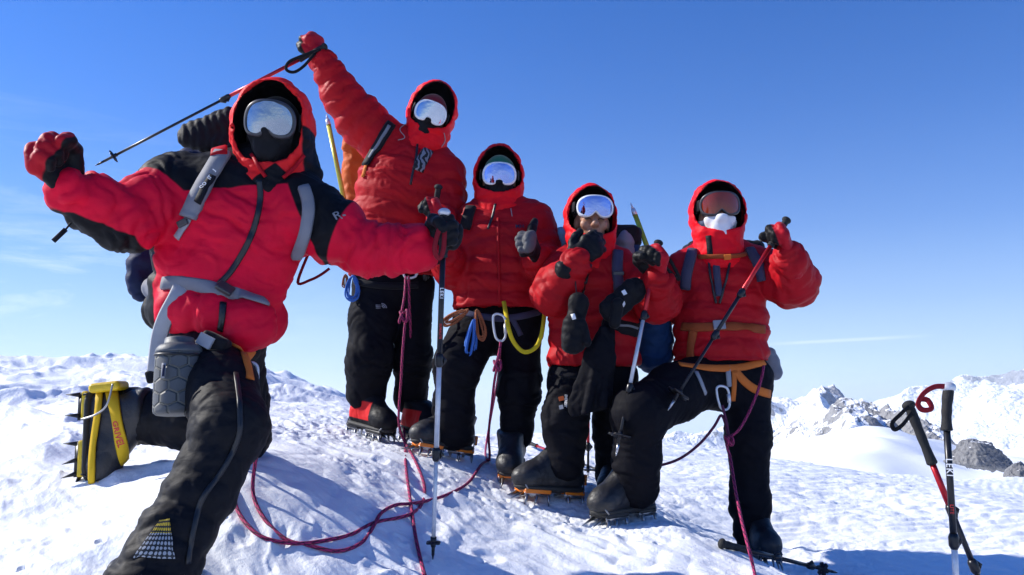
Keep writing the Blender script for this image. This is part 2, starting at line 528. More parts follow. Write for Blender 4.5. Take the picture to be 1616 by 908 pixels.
def letters(name, text, size, c, right, up, mat, parent, depth=0.0006, bold=0.0, space=1.0, warp=None):
    """real lettering: a text curve turned into a mesh, laid on a surface"""
    cu = bpy.data.curves.new(name, 'FONT'); cu.body = text; cu.size = size; cu.align_x = 'CENTER'; cu.align_y = 'CENTER'
    cu.extrude = depth; cu.offset = bold; cu.space_character = space; cu.resolution_u = 2
    ob = bpy.data.objects.new(name, cu); COL.objects.link(ob)
    dg = bpy.context.evaluated_depsgraph_get()
    me = bpy.data.meshes.new_from_object(ob.evaluated_get(dg))
    bpy.data.objects.remove(ob); bpy.data.curves.remove(cu)
    r, u = nrm(right), nrm(up); n = np.cross(r, u); c = np.asarray(c, float)
    for v in me.vertices:
        q = c + r * v.co.x + u * v.co.y + n * v.co.z
        if warp is not None: q = warp(q, n)
        v.co = tuple(q)
    me.materials.clear(); me.materials.append(mat)
    me.name = name
    o = bpy.data.objects.new(name, me); COL.objects.link(o)
    if parent is not None: set_parent(o, parent)
    return o

# ------------------------------------------------------------------ materials
def newmat(name):
    m = bpy.data.materials.new(name); m.use_nodes = True
    return m, m.node_tree.nodes, m.node_tree.links, m.node_tree.nodes['Principled BSDF']
def nylon(name, ca, cb=None, rough=0.58, bump=0.2, sheen=0.0, scale=70, var=0.12, weave=900, edge=0.0025, spec=0.12, crease=0.55):
    """woven shell cloth: fine crinkle bump, slight colour wear; cb where the pat attribute > 0"""
    m, n, l, b = newmat(name)
    tc = n.new('ShaderNodeTexCoord')
    n1 = n.new('ShaderNodeTexNoise'); n1.inputs['Scale'].default_value = scale; n1.inputs['Detail'].default_value = 4; n1.inputs['Distortion'].default_value = 0.8
    n2 = n.new('ShaderNodeTexNoise'); n2.inputs['Scale'].default_value = 9; n2.inputs['Detail'].default_value = 5
    n3 = n.new('ShaderNodeTexNoise'); n3.inputs['Scale'].default_value = weave; n3.inputs['Detail'].default_value = 1
    for q in (n1, n2, n3): l.new(tc.outputs['Object'], q.inputs['Vector'])
    bp = n.new('ShaderNodeBump'); bp.inputs['Strength'].default_value = bump * .55; bp.inputs['Distance'].default_value = 0.004; b.inputs['Specular IOR Level'].default_value = spec
    ad = n.new('ShaderNodeMath'); ad.operation = 'MULTIPLY_ADD'; ad.inputs[1].default_value = 0.10
    l.new(n3.outputs['Fac'], ad.inputs[0]); l.new(n1.outputs['Fac'], ad.inputs[2])
    # long soft creases: two stretched, warped layers
    mp = n.new('ShaderNodeMapping'); mp.inputs['Scale'].default_value = (9, 9, 26); mp.inputs['Rotation'].default_value = (.25, .45, .2)
    n4 = n.new('ShaderNodeTexNoise'); n4.inputs['Scale'].default_value = 1.0; n4.inputs['Detail'].default_value = 2.5; n4.inputs['Distortion'].default_value = 1.1
    l.new(tc.outputs['Object'], mp.inputs['Vector']); l.new(mp.outputs['Vector'], n4.inputs['Vector'])
    c1 = n.new('ShaderNodeMath'); c1.operation = 'SUBTRACT'; c1.inputs[1].default_value = .5; l.new(n4.outputs['Fac'], c1.inputs[0])
    c2 = n.new('ShaderNodeMath'); c2.operation = 'ABSOLUTE'; l.new(c1.outputs[0], c2.inputs[0])
    c3 = n.new('ShaderNodeMath'); c3.operation = 'MINIMUM'; c3.inputs[1].default_value = .16; l.new(c2.outputs[0], c3.inputs[0])
    c4 = n.new('ShaderNodeMath'); c4.operation = 'MULTIPLY_ADD'; c4.inputs[1].default_value = 7.0 * crease; l.new(c3.outputs[0], c4.inputs[0]); l.new(ad.outputs[0], c4.inputs[2])
    l.new(c4.outputs[0], bp.inputs['Height']); l.new(bp.outputs['Normal'], b.inputs['Normal'])
    mx = n.new('ShaderNodeMix'); mx.data_type = 'RGBA'
    mx.inputs['A'].default_value = (*ca, 1); mx.inputs['B'].default_value = (*(cb or ca), 1)
    if cb is not None:
        at = n.new('ShaderNodeAttribute'); at.attribute_name = 'pat'
        mr = n.new('ShaderNodeMapRange'); mr.inputs['From Min'].default_value = -edge; mr.inputs['From Max'].default_value = edge
        l.new(at.outputs['Fac'], mr.inputs['Value']); l.new(mr.outputs['Result'], mx.inputs['Factor'])
    hs = n.new('ShaderNodeHueSaturation')
    vr = n.new('ShaderNodeMapRange'); vr.inputs['From Min'].default_value = 0.3; vr.inputs['From Max'].default_value = 0.7
    vr.inputs['To Min'].default_value = 1 - var; vr.inputs['To Max'].default_value = 1 + var
    l.new(n2.outputs['Fac'], vr.inputs['Value']); l.new(vr.outputs['Result'], hs.inputs['Value'])
    l.new(mx.outputs['Result'], hs.inputs['Color']); l.new(hs.outputs['Color'], b.inputs['Base Color'])
    rr = n.new('ShaderNodeMapRange'); rr.inputs['To Min'].default_value = rough - .1; rr.inputs['To Max'].default_value = rough + .12
    l.new(n2.outputs['Fac'], rr.inputs['Value']); l.new(rr.outputs['Result'], b.inputs['Roughness'])
    b.inputs['Sheen Weight'].default_value = sheen; b.inputs['Sheen Roughness'].default_value = 0.4
    return m
def plain(name, c, rough=0.5, metal=0.0, bump=0.0, scale=60, coat=0.0, var=0.1):
    m, n, l, b = newmat(name)
    b.inputs['Metallic'].default_value = metal; b.inputs['Coat Weight'].default_value = coat
    tc = n.new('ShaderNodeTexCoord'); nz = n.new('ShaderNodeTexNoise'); nz.inputs['Scale'].default_value = scale; nz.inputs['Detail'].default_value = 4
    l.new(tc.outputs['Object'], nz.inputs['Vector'])
    hs = n.new('ShaderNodeHueSaturation'); hs.inputs['Color'].default_value = (*c, 1)
    vr = n.new('ShaderNodeMapRange'); vr.inputs['From Min'].default_value = .3; vr.inputs['From Max'].default_value = .7
    vr.inputs['To Min'].default_value = 1 - var; vr.inputs['To Max'].default_value = 1 + var
    l.new(nz.outputs['Fac'], vr.inputs['Value']); l.new(vr.outputs['Result'], hs.inputs['Value']); l.new(hs.outputs['Color'], b.inputs['Base Color'])
    rr = n.new('ShaderNodeMapRange'); rr.inputs['To Min'].default_value = max(rough - .08, 0); rr.inputs['To Max'].default_value = rough + .08
    l.new(nz.outputs['Fac'], rr.inputs['Value']); l.new(rr.outputs['Result'], b.inputs['Roughness'])
    if bump:
        bp = n.new('ShaderNodeBump'); bp.inputs['Strength'].default_value = bump; bp.inputs['Distance'].default_value = 0.004
        l.new(nz.outputs['Fac'], bp.inputs['Height']); l.new(bp.outputs['Normal'], b.inputs['Normal'])
    return m
def rope_mat(name, ca, cb, turns=3, pitch=0.045, width=0.25):
    m, n, l, b = newmat(name)
    ta = n.new('ShaderNodeAttribute'); ta.attribute_name = 'ta'
    an = n.new('ShaderNodeAttribute'); an.attribute_name = 'an'
    def strand(sign):
        x = n.new('ShaderNodeMath'); x.operation = 'MULTIPLY'; x.inputs[1].default_value = 1 / pitch; l.new(ta.outputs['Fac'], x.inputs[0])
        y = n.new('ShaderNodeMath'); y.operation = 'MULTIPLY_ADD'; y.inputs[1].default_value = sign * turns; l.new(an.outputs['Fac'], y.inputs[0]); l.new(x.outputs[0], y.inputs[2])
        z = n.new('ShaderNodeMath'); z.operation = 'FRACT'; l.new(y.outputs[0], z.inputs[0])
        c = n.new('ShaderNodeMath'); c.operation = 'LESS_THAN'; c.inputs[1].default_value = width; l.new(z.outputs[0], c.inputs[0])
        return c
    a, c = strand(1), strand(-2)
    mx0 = n.new('ShaderNodeMath'); mx0.operation = 'MAXIMUM'; l.new(a.outputs[0], mx0.inputs[0]); l.new(c.outputs[0], mx0.inputs[1])
    mx = n.new('ShaderNodeMix'); mx.data_type = 'RGBA'; mx.inputs['A'].default_value = (*ca, 1); mx.inputs['B'].default_value = (*cb, 1)
    l.new(mx0.outputs[0], mx.inputs['Factor']); l.new(mx.outputs['Result'], b.inputs['Base Color'])
    b.inputs['Roughness'].default_value = 0.8
    return m
# ------------------------------------------------------------------ snow, far plain, mountains
def snow_mat():
    m, n, l, b = newmat('snow')
    tc = n.new('ShaderNodeTexCoord')
    n1 = n.new('ShaderNodeTexNoise'); n1.inputs['Scale'].default_value = 60; n1.inputs['Detail'].default_value = 6; n1.inputs['Roughness'].default_value = 0.65
    n2 = n.new('ShaderNodeTexNoise'); n2.inputs['Scale'].default_value = 420; n2.inputs['Detail'].default_value = 2
    l.new(tc.outputs['Object'], n1.inputs['Vector']); l.new(tc.outputs['Object'], n2.inputs['Vector'])
    ad = n.new('ShaderNodeMath'); ad.operation = 'MULTIPLY_ADD'; ad.inputs[1].default_value = 0.22
    l.new(n2.outputs['Fac'], ad.inputs[0]); l.new(n1.outputs['Fac'], ad.inputs[2])
    bp = n.new('ShaderNodeBump'); bp.inputs['Strength'].default_value = 0.5; bp.inputs['Distance'].default_value = 0.010
    l.new(ad.outputs[0], bp.inputs['Height']); l.new(bp.outputs['Normal'], b.inputs['Normal'])
    b.inputs['Base Color'].default_value = (0.86, 0.885, 0.92, 1)
    b.inputs['Roughness'].default_value = 0.55
    b.inputs['Specular IOR Level'].default_value = 0.3
    return m
SNOW = snow_mat()

# ground control points, photo measure (px, py, distance): boots, knees, pole tips and the skyline of the summit
GP = [(585, 690, 4.15), (655, 702, 4.2), (705, 722, 3.9), (808, 752, 3.85), (875, 806, 3.6), (970, 788, 3.85), (985, 837, 3.45),
      (1185, 893, 3.75), (240, 948, 2.2), (385, 728, 2.85), (150, 787, 2.85), (683, 884, 2.7), (1512, 950, 2.8), (20, 800, 2.9),
      (1290, 903, 3.75), (1130, 872, 3.85), (1040, 823, 3.42), (1140, 861, 3.32), (1240, 906, 3.22), (1340, 945, 3.1), (1100, 850, 3.7),
      (-150, 575, 7.0), (60, 567, 7.2), (230, 562, 7.4), (400, 590, 6.6), (480, 612, 6.0), (545, 642, 5.4),
      (640, 672, 6.0), (760, 690, 6.6), (850, 694, 6.8), (950, 694, 7.0), (1040, 697, 7.2), (1140, 708, 7.6), (1230, 728, 7.6), (1340, 741, 8.0),
      (1450, 738, 9.5), (1600, 722, 12.0), (1750, 715, 12.0), (20, 640, 4.6), (300, 640, 4.8), (450, 670, 4.2),
      (920, 752, 5.0), (1150, 770, 5.2), (1350, 800, 5.0), (1550, 800, 5.0)]
G = [W(*g) for g in GP]
G += [np.array([0, 0, 0.12]), np.array([-2.5, 0.3, 0.35]), np.array([2.5, 0.2, -0.1]), np.array([0, -4, -0.9]), np.array([-4, -3, -0.3]), np.array([4, -3, -1.0]),
      np.array([-6, 2, 1.2]), np.array([6, 2, -.3])]
G = np.array(G)
def _tps(r2): return np.where(r2 > 1e-12, r2 * np.log(r2 + 1e-12) * 0.5, 0)
_n = len(G)
_K = _tps(((G[:, None, :2] - G[None, :, :2]) ** 2).sum(-1)) + np.eye(_n) * 0.02
_A = np.zeros((_n + 3, _n + 3)); _A[:_n, :_n] = _K; _A[:_n, _n] = 1; _A[:_n, _n + 1:] = G[:, :2]; _A[_n:, :_n] = _A[:_n, _n:].T
_c = np.linalg.solve(_A, np.concatenate([G[:, 2], [0, 0, 0]]))
def ground_base(x, y):
    x, y = np.asarray(x, float), np.asarray(y, float)
    th = np.arctan2(x, y); r = np.hypot(x, y)
    # skyline distance by bearing; past it the summit rounds away downhill
    rc = np.interp(th, [-3.2, -1.5, -.6, -.3, -.15, 0, .2, .35, .5, .65, 1.2, 3.2], [5, 6, 7.2, 7.0, 5.6, 6.6, 7.2, 7.8, 9.5, 14.0, 9, 5])
    rr = np.minimum(r, rc * 1.06)
    q = np.stack([rr * np.sin(th), rr * np.cos(th)], -1)
    z = np.zeros(len(x))
    for s in range(0, len(x), 60000):
        e = slice(s, s + 60000)
        z[e] = _tps(((q[e, None, :] - G[None, :, :2]) ** 2).sum(-1)) @ _c[:_n] + _c[_n] + q[e] @ _c[_n + 1:]
    over = np.maximum(r - rc * 0.97, 0)
    return z - 0.055 * np.minimum(over, 6) ** 2 - 0.62 * np.maximum(over - 6, 0) + 0 * r
def worley(P, seed):
    """rounded clumps: 1 at a clump's top, 0 between clumps"""
    i = np.floor(P[:, :2]).astype(np.int64); best = np.full(len(P), 9.0)
    for dx in (-1, 0, 1):
        for dy in (-1, 0, 1):
            k = _perm[(_perm[(i[:, 0] + dx + seed * 7) & 255] + i[:, 1] + dy) & 255]
            cx, cy = i[:, 0] + dx + _perm[k] / 256.0, i[:, 1] + dy + _perm[k + 37] / 256.0
            rr = .55 + .45 * _perm[k + 91] / 256.0
            best = np.minimum(best, ((P[:, 0] - cx) ** 2 + (P[:, 1] - cy) ** 2) / rr ** 2)
    return np.sqrt(np.clip(1 - best, 0, 1)) - .45
_tr = random.Random(5); TROD = []
for _q in G[:9].tolist() + G[11:12].tolist():
    for _ in range(6):
        TROD.append((_q[0] + _tr.gauss(0, .28), _q[1] + _tr.gauss(-.05, .28), _tr.uniform(.02, .05), _tr.uniform(.004, .012)))
    for _ in range(10):
        TROD.append((_q[0] + _tr.gauss(0, .24), _q[1] + _tr.gauss(-.05, .24), _tr.uniform(.008, .014), _tr.uniform(.006, .014)))
def ground_h(x, y):
    x, y = np.asarray(x, float), np.asarray(y, float)
    z = ground_base(x, y)
    P = np.stack([x, y, np.zeros_like(x)], 1)
    r = np.hypot(x, y)
    left = sstep(-0.7, -1.7, x)                        # carved wind drifts on the left
    right = sstep(0.6, 1.7, x) * sstep(3.6, 4.6, y)
    near = 1 - sstep(9, 20, r)
    a = fbm(P * 0.9 + 3, 2) * 0.035
    Q = P * np.array([0.9, 2.0, 1]) + 0.40 * np.stack([fbm(P * 1.1 + 40, 2), fbm(P * 1.1 + 80, 2), 0 * x], 1)
    drift = np.maximum(ridged(Q + 5, 3, gain=.4) - 0.55, -0.30)
    a += left * drift * 0.085
    c = P + 0.03 * np.stack([perlin(P * 9), perlin(P * 9 + 31), 0 * x], 1)
    a += (np.abs(perlin(c * 6.5)) - .25) * 0.018 * (1 - .6 * left)
    wnd = P * np.array([1, 1, 1]) @ np.array([[.80, .60, 0], [-.60, .80, 0], [0, 0, 1]])
    a += np.maximum(ridged(wnd * np.array([1.6, 6.5, 1]) + .5 * fbm(P * 2 + 60, 2)[:, None], 3) - .75, -.3) * .012 * (1 - right)
    patch = sstep(-.25, .35, fbm(P * 1.5 + 21, 2) + .30 * sstep(3.1, 4.0, y) * sstep(.9, .2, x) + .15 - .5 * left - .75 * sstep(3.5, 2.9, y))
    a += (0.10 + .90 * patch) * (worley(c * 14, 3) * .005 + worley(c * 30, 5) * .008 + worley(c * 58, 8) * .008) * (1 - .55 * right) * sstep(12, 6, r)
    # boot and crampon marks trodden round the party
    for fx, fy, fr, fd in TROD:
        m = (np.abs(x - fx) < .25) & (np.abs(y - fy) < .25)
        if m.any():
            dd = np.hypot(x[m] - fx, y[m] - fy) / fr
            a[m] += fd * (-np.exp(-dd ** 4) + .25 * np.exp(-((dd - 1.35) / .35) ** 2))
    # wind ripples on the far right slope
    rp = P * np.array([1.0, 2.2, 1]) @ np.array([[.86, -.5, 0], [.5, .86, 0], [0, 0, 1]])
    a += right * (np.abs(perlin(rp * np.array([2.6, 8.0, 1]) + 9)) + 0.5 * np.abs(perlin(rp * np.array([6, 17.0, 1])))) * 0.024
    return z + a * near
def ground_z(x, y):
    return float(ground_h(np.array([x]), np.array([y]))[0])
def build_ground():
    th = np.concatenate([np.linspace(-R(180), -R(50), 60, endpoint=False), np.linspace(-R(50), R(50), 1000, endpoint=False), np.linspace(R(50), R(180), 60)])
    r = np.concatenate([[0.02, .2, .4, .6, .8, 1.0, 1.2, 1.4], np.geomspace(1.55, 8.2, 600), np.geomspace(8.3, 20, 90), np.geomspace(20.5, 400, 60)])
    TH, RR = np.meshgrid(th, r)
    x, y = (RR * np.sin(TH)).ravel(), (RR * np.cos(TH)).ravel()
    z = ground_h(x, y)
    n, m = len(th), len(r)
    i, j = np.meshgrid(np.arange(m - 1), np.arange(n - 1), indexing='ij')
    q = (i * n + j).ravel()
    F = np.stack([q, q + n, q + n + 1, q + 1], 1)
    o = mesh_obj('snow_ground', np.stack([x, y, z], 1), F, SNOW)
    o['kind'] = 'structure'
    return o
build_ground()

def rock_snow_mat(name, rock=(0.2, 0.19, 0.19), s=0.02, thr=0.0, bumpd=1.0):
    """snow where the 'rock' attribute is low, weathered rock where it is high"""
    m, n, l, b = newmat(name)
    tc = n.new('ShaderNodeTexCoord')
    at = n.new('ShaderNodeAttribute'); at.attribute_name = 'rock'
    nz = n.new('ShaderNodeTexNoise'); nz.inputs['Scale'].default_value = s; nz.inputs['Detail'].default_value = 8; nz.inputs['Roughness'].default_value = 0.7
    l.new(tc.outputs['Object'], nz.inputs['Vector'])
    ad = n.new('ShaderNodeMath'); ad.operation = 'ADD'
    sb = n.new('ShaderNodeMath'); sb.operation = 'MULTIPLY_ADD'; sb.inputs[1].default_value = 1.6; sb.inputs[2].default_value = -0.8
    l.new(nz.outputs['Fac'], sb.inputs[0]); l.new(sb.outputs[0], ad.inputs[0]); l.new(at.outputs['Fac'], ad.inputs[1])
    mr = n.new('ShaderNodeMapRange'); mr.inputs['From Min'].default_value = thr - .06; mr.inputs['From Max'].default_value = thr + .06
    l.new(ad.outputs[0], mr.inputs['Value'])
    n2 = n.new('ShaderNodeTexNoise'); n2.inputs['Scale'].default_value = s * 6; n2.inputs['Detail'].default_value = 6
    l.new(tc.outputs['Object'], n2.inputs['Vector'])
    rc = n.new('ShaderNodeMix'); rc.data_type = 'RGBA'
    rc.inputs['A'].default_value = (rock[0] * .45, rock[1] * .45, rock[2] * .45, 1); rc.inputs['B'].default_value = (rock[0] * 1.5, rock[1] * 1.5, rock[2] * 1.5, 1)
    l.new(n2.outputs['Fac'], rc.inputs['Factor'])
    mx = n.new('ShaderNodeMix'); mx.data_type = 'RGBA'; mx.inputs['A'].default_value = (0.88, 0.9, 0.93, 1)
    l.new(rc.outputs['Result'], mx.inputs['B']); l.new(mr.outputs['Result'], mx.inputs['Factor']); l.new(mx.outputs['Result'], b.inputs['Base Color'])
    bp = n.new('ShaderNodeBump'); bp.inputs['Strength'].default_value = 0.8; bp.inputs['Distance'].default_value = bumpd
    l.new(n2.outputs['Fac'], bp.inputs['Height']); l.new(bp.outputs['Normal'], b.inputs['Normal'])
    b.inputs['Roughness'].default_value = 0.75
    return m
def seg_field(q, A, B):
    ab = B[:2] - A[:2]; t = np.clip(((q - A[:2]) @ ab) / (ab @ ab), 0, 1)
    d = np.linalg.norm(q - (A[:2] + t[:, None] * ab), axis=1)
    return d, A[2] + t * (B[2] - A[2])
def mountain(name, crests, slopes, x0, x1, y0, y1, nx, ny, mat, rough, rscale, rockf, floor):
    """a height field: the upper envelope of ridges given by crest polylines"""
    xs, ys = np.linspace(x0, x1, nx), np.linspace(y0, y1, ny)
    X, Y = np.meshgrid(xs, ys); q = np.stack([X.ravel(), Y.ravel()], 1)
    h = np.full(len(q), floor, float)
    P3 = np.stack([q[:, 0], q[:, 1], 0 * q[:, 0]], 1)
    qq = q + rscale * 0.35 * np.stack([fbm(P3 / rscale + 5, 3), fbm(P3 / rscale + 55, 3)], 1)
    for pl, sl in zip(crests, slopes):
        for A, B in zip(pl[:-1], pl[1:]):
            d, zc = seg_field(qq, np.asarray(A), np.asarray(B))
            h = np.maximum(h, zc - sl * d)
    rk = rockf(q, h, P3)
    h = h + rough * (ridged(P3 / rscale, 6) * 0.6 + 0.0) * (0.35 + 0.65 * np.clip(rk + .5, 0, 1)) - rough * 0.6
    i, j = np.meshgrid(np.arange(ny - 1), np.arange(nx - 1), indexing='ij'); k = (i * nx + j).ravel()
    F = np.stack([k, k + 1, k + nx + 1, k + nx], 1)
    gy, gx = np.gradient(h.reshape(ny, nx), ys, xs)
    steep = np.hypot(gx, gy).ravel()
    o = mesh_obj(name, np.stack([q[:, 0], q[:, 1], h], 1), F, mat, None, True, {'rock': rk + np.clip((steep - np.median(steep)) * 0.8, -.4, .5)})
    o['kind'] = 'structure'
    return o
# M1: sharp white peak with a shaded rocky right face
c1 = [W(960, 705, 560), W(1040, 688, 600), (W(1130, 664, 640)), W(1215, 632, 680), W(1262, 613, 700), W(1285, 605, 700)]
c2 = [W(1285, 605, 700), W(1312, 640, 560), W(1322, 700, 440), W(1300, 760, 330)]
c3 = [W(1285, 605, 700), W(1322, 627, 800), W(1400, 665, 900)]
mountain('mountain_ridge', [c1, c2, c3], [.62, .8, .7], 40, 420, 240, 1000, 240, 300,
         rock_snow_mat('mountain_rock', (0.33, 0.33, 0.36), 0.045, 0.42, 6.0), 13, 55,
         lambda q, h, P: -0.10 + 0.30 * fbm(P / 60, 3) + 0.62 * sstep(-8, 14, q[:, 0] - np.interp(q[:, 1], [c2[3][1], c2[2][1], c2[1][1], c2[0][1], c3[2][1]], [c2[3][0], c2[2][0], c2[1][0], c2[0][0], c3[2][0]])) * sstep(-18, 2, h - CAMZ), CAMZ - 150)
# M3: the long distant ridge at the right edge
c4 = [W(1330, 690, 2300), W(1395, 645, 2400), W(1438, 612, 2400), W(1500, 597, 2400), W(1560, 592, 2400), W(1616, 586, 2300), W(1720, 578, 2200), W(1900, 600, 2200)]
mountain('far_mountain', [c4], [.42], 700, 2200, 1500, 2900, 260, 240,
         rock_snow_mat('far_mountain_rock', (0.30, 0.31, 0.34), 0.012, 0.42, 15.0), 26, 150,
         lambda q, h, P: -0.12 + 0.30 * fbm(P / 160, 3) + 0.45 * sstep(-35, 40, h - CAMZ - 20), CAMZ - 500)
# M2: the jagged rock rib in the middle distance
c5 = [W(1225, 705, 78), W(1290, 668, 88), W(1330, 640, 95), W(1346, 622, 96)]
c6 = [W(1346, 622, 96), W(1372, 634, 92), W(1405, 648, 88), W(1440, 655, 84), W(1480, 676, 80), W(1530, 700, 76)]
c7 = [W(1346, 622, 96), W(1350, 650, 82), W(1352, 690, 68)]
def rk2(q, h, P):
    d = np.min([seg_field(q, np.asarray(a), np.asarray(b))[0] for a, b in zip(c6[:-1], c6[1:])], axis=0)
    return 0.40 - d * 0.055 + 0.5 * fbm(P / 3.5, 3)
mountain('rock_ridge', [c5, c6, c7], [.75, .85, .6], 22, 66, 52, 118, 330, 400,
         rock_snow_mat('ridge_rock', (0.26, 0.26, 0.265), 0.35, 0.40, 0.7), 1.9, 6.5, rk2, CAMZ - 16)
def snow_shoulder():
    """the blown-white snow field between the summit and the rock rib"""
    xs, ys = np.linspace(8, 90, 120), np.linspace(22, 75, 90)
    X, Y = np.meshgrid(xs, ys); q = np.stack([X.ravel(), Y.ravel()], 1)
    P3 = np.stack([q[:, 0], q[:, 1], 0 * q[:, 0]], 1)
    u = 808 + FPX * q[:, 0] / q[:, 1]
    top = np.interp(u, [1000, 1120, 1215, 1300, 1380, 1440, 1520, 1616, 1800], [735, 728, 712, 694, 688, 700, 716, 712, 700])
    crest = np.interp(u, [1000, 1800], [52, 46])
    z = CAMZ - (top - 625) / FPX * crest - 0.012 * np.abs(q[:, 1] - crest) ** 1.7 + 0.9 * fbm(P3 / 9, 5)
    nx, ny = len(xs), len(ys)
    i, j = np.meshgrid(np.arange(ny - 1), np.arange(nx - 1), indexing='ij'); k = (i * nx + j).ravel()
    o = mesh_obj('snow_field', np.stack([q[:, 0], q[:, 1], z], 1), np.stack([k, k + 1, k + nx + 1, k + nx], 1), SNOW)
    o['kind'] = 'structure'
snow_shoulder()
def plain_disc():
    ang = np.linspace(0, 2 * np.pi, 129)[:-1]; v = [(0, 0, -1900.0)]
    rs = [2000, 8000, 25000, 70000, 200000]
    for r in rs: v += [(r * math.cos(a), r * math.sin(a), -1900.0) for a in ang]
    f = [[0, 1 + j, 1 + (j + 1) % 128] for j in range(128)]
    for k in range(len(rs) - 1):
        b = 1 + k * 128
        f += [[b + j, b + 128 + j, b + 128 + (j + 1) % 128, b + (j + 1) % 128] for j in range(128)]
    o = mesh_obj('snow_plain', v, f, SNOW); o['kind'] = 'structure'
plain_disc()
# boulders breaking the snow on the right
ROCK = rock_snow_mat('boulder_rock', (0.17, 0.17, 0.175), 3.0, 0.45, 0.06)
def boulder(name, px, py, Y, wpx, hpx, label, lean=0.0, seed=0):
    w, h = M(wpx, Y) / 2, M(hpx, Y)
    c = W(px, py, Y) - np.array([0, 0, h * .25])
    S = Solid([(0.02, [Box(c, (w, w * .8, h * 1.1), [(1, 0, lean), (0, 1, 0), (-lean, 0, 1)], 0.02)])])
    tilt = [((.62, -.35, .7), .62), ((-.75, -.4, .55), .72), ((.2, -.9, .5), .62), ((.9, .3, .55), .75), ((-.3, .8, .6), .7)]
    for n, k in tilt: S.cuts.append((plane_cut(c + nrm(n) * np.array([w, w * .8, h * 1.15]) * k, n), 0.03))
    V, F = polygonize(S, max(w / 38, .008))
    N = S.grad(V)
    V = V + N * (w * .11 * (ridged(V * 2.2 / w * .5 + seed, 4) - .6) + w * .03 * fbm(V * 9 / w + seed, 3))[:, None]
    up = vnormals(V, F)[:, 2]
    o = mesh_obj(name, V, F, ROCK, None, True, {'rock': 1.0 - 0.75 * sstep(.8, .97, up)})
    return tag(o, label, 'rock', 'rocks breaking through the snow')
boulder('rock', 1547, 714, 13.0, 92, 16, 'broad grey rock in the snow just right of the upright planted pole', -.12, 3)
boulder('rock', 1612, 748, 10.0, 46, 34, 'pale rock cut off by the right edge of the photo', .1, 8)

def haze_box():
    z0, z1, s = -1901.0, 135.0, 90000.0
    v = [(x, y, z) for x in (-s, s) for y in (-s, s) for z in (z0, z1)]
    m = bpy.data.materials.new('haze'); m.use_nodes = True
    n, l = m.node_tree.nodes, m.node_tree.links; n.clear()
    o = n.new('ShaderNodeOutputMaterial'); pv = n.new('ShaderNodeVolumePrincipled')
    pv.inputs['Color'].default_value = (.84, .93, 1.0, 1); pv.inputs['Density'].default_value = 1.5e-4; pv.inputs['Anisotropy'].default_value = 0.2
    l.new(pv.outputs['Volume'], o.inputs['Volume'])
    ob = mesh_obj('haze', v, [[0, 1, 3, 2], [4, 6, 7, 5], [0, 4, 5, 1], [2, 3, 7, 6], [0, 2, 6, 4], [1, 5, 7, 3]], m, None, False)
    ob['kind'] = 'stuff'; ob['label'] = 'thin pale haze filling the air over the far snow plain'; ob['category'] = 'haze'
haze_box()
# ------------------------------------------------------------------ climbers: shared materials
CRIMSON, RED, DRED = (0.68, 0.004, 0.032), (0.50, 0.008, 0.012), (0.42, 0.006, 0.012)
BLACK = (0.006, 0.006, 0.008)
m_j1 = nylon('crimson_black_nylon', CRIMSON, BLACK, 0.58, 0.2)
m_j1h = nylon('hood_orange_red_nylon', (0.78, 0.018, 0.02), BLACK, 0.56, 0.22)
m_j2 = nylon('scarlet_nylon', (0.82, 0.006, 0.014), BLACK, 0.56, 0.22)
m_j3 = nylon('red_nylon', (0.74, 0.005, 0.014), BLACK, 0.56, 0.22)
m_j4 = nylon('deep_red_nylon', (0.74, 0.005, 0.013), BLACK, 0.56, 0.22)
m_j5 = nylon('bright_red_nylon', (0.80, 0.006, 0.018), BLACK, 0.56, 0.22)
m_tr = nylon('black_trouser_nylon', (0.006, 0.006, 0.009), None, 0.72, 0.25, 0.0, spec=0.08)
m_tr1 = nylon('glossy_black_down_nylon', (0.008, 0.008, 0.011), (0.006, 0.006, 0.008), 0.6, 0.25, 0.0, spec=.14)
m_blk = nylon('black_cloth', (0.007, 0.007, 0.009), None, 0.6, 0.3, 0.1)
m_glove = nylon('black_red_glove', (0.42, 0.008, 0.018), (0.007, 0.007, 0.008), 0.5, 0.35, 0.08)
m_gblk = nylon('black_leather_glove', (0.009, 0.009, 0.011), (0.10, 0.10, 0.105), 0.5, 0.35, 0.05)
m_zip = plain('zip_black', (0.01, 0.01, 0.012), 0.4)
m_line = nylon('hood_lining_black', (0.01, 0.01, 0.012), None, 0.7, 0.3, 0.1)
m_skin = plain('skin', (0.36, 0.17, 0.10), 0.5, bump=0.15, scale=180)
m_maroon = nylon('maroon_knit', (0.16, 0.008, 0.018), None, 0.85, 0.5, 0.3, 60)
m_green = nylon('green_fleece', (0.012, 0.14, 0.075), None, 0.9, 0.5, 0.4, 70)
m_white = plain('white_plastic', (0.78, 0.79, 0.8), 0.3)
m_wcloth = nylon('white_print_buff', (0.75, 0.75, 0.78), None, 0.85, 0.4, 0.2)
m_dgrey = plain('dark_grey_plastic', (0.04, 0.04, 0.045), 0.35)
m_silver = plain('brushed_aluminium', (0.62, 0.63, 0.65), 0.35, .35)
m_steel = plain('crampon_steel', (0.33, 0.33, 0.34), 0.35, 1.0)
m_bsteel = plain('black_steel', (0.015, 0.015, 0.017), 0.4, 0.3)
m_yel = plain('yellow_plastic', (0.75, 0.50, 0.01), 0.4)
m_orp = plain('orange_plastic', (0.80, 0.20, 0.01), 0.4)
m_boot = plain('black_boot_shell', (0.013, 0.013, 0.016), 0.5, bump=0.3, scale=150)
m_sole = plain('rubber_sole', (0.02, 0.02, 0.02), 0.7)
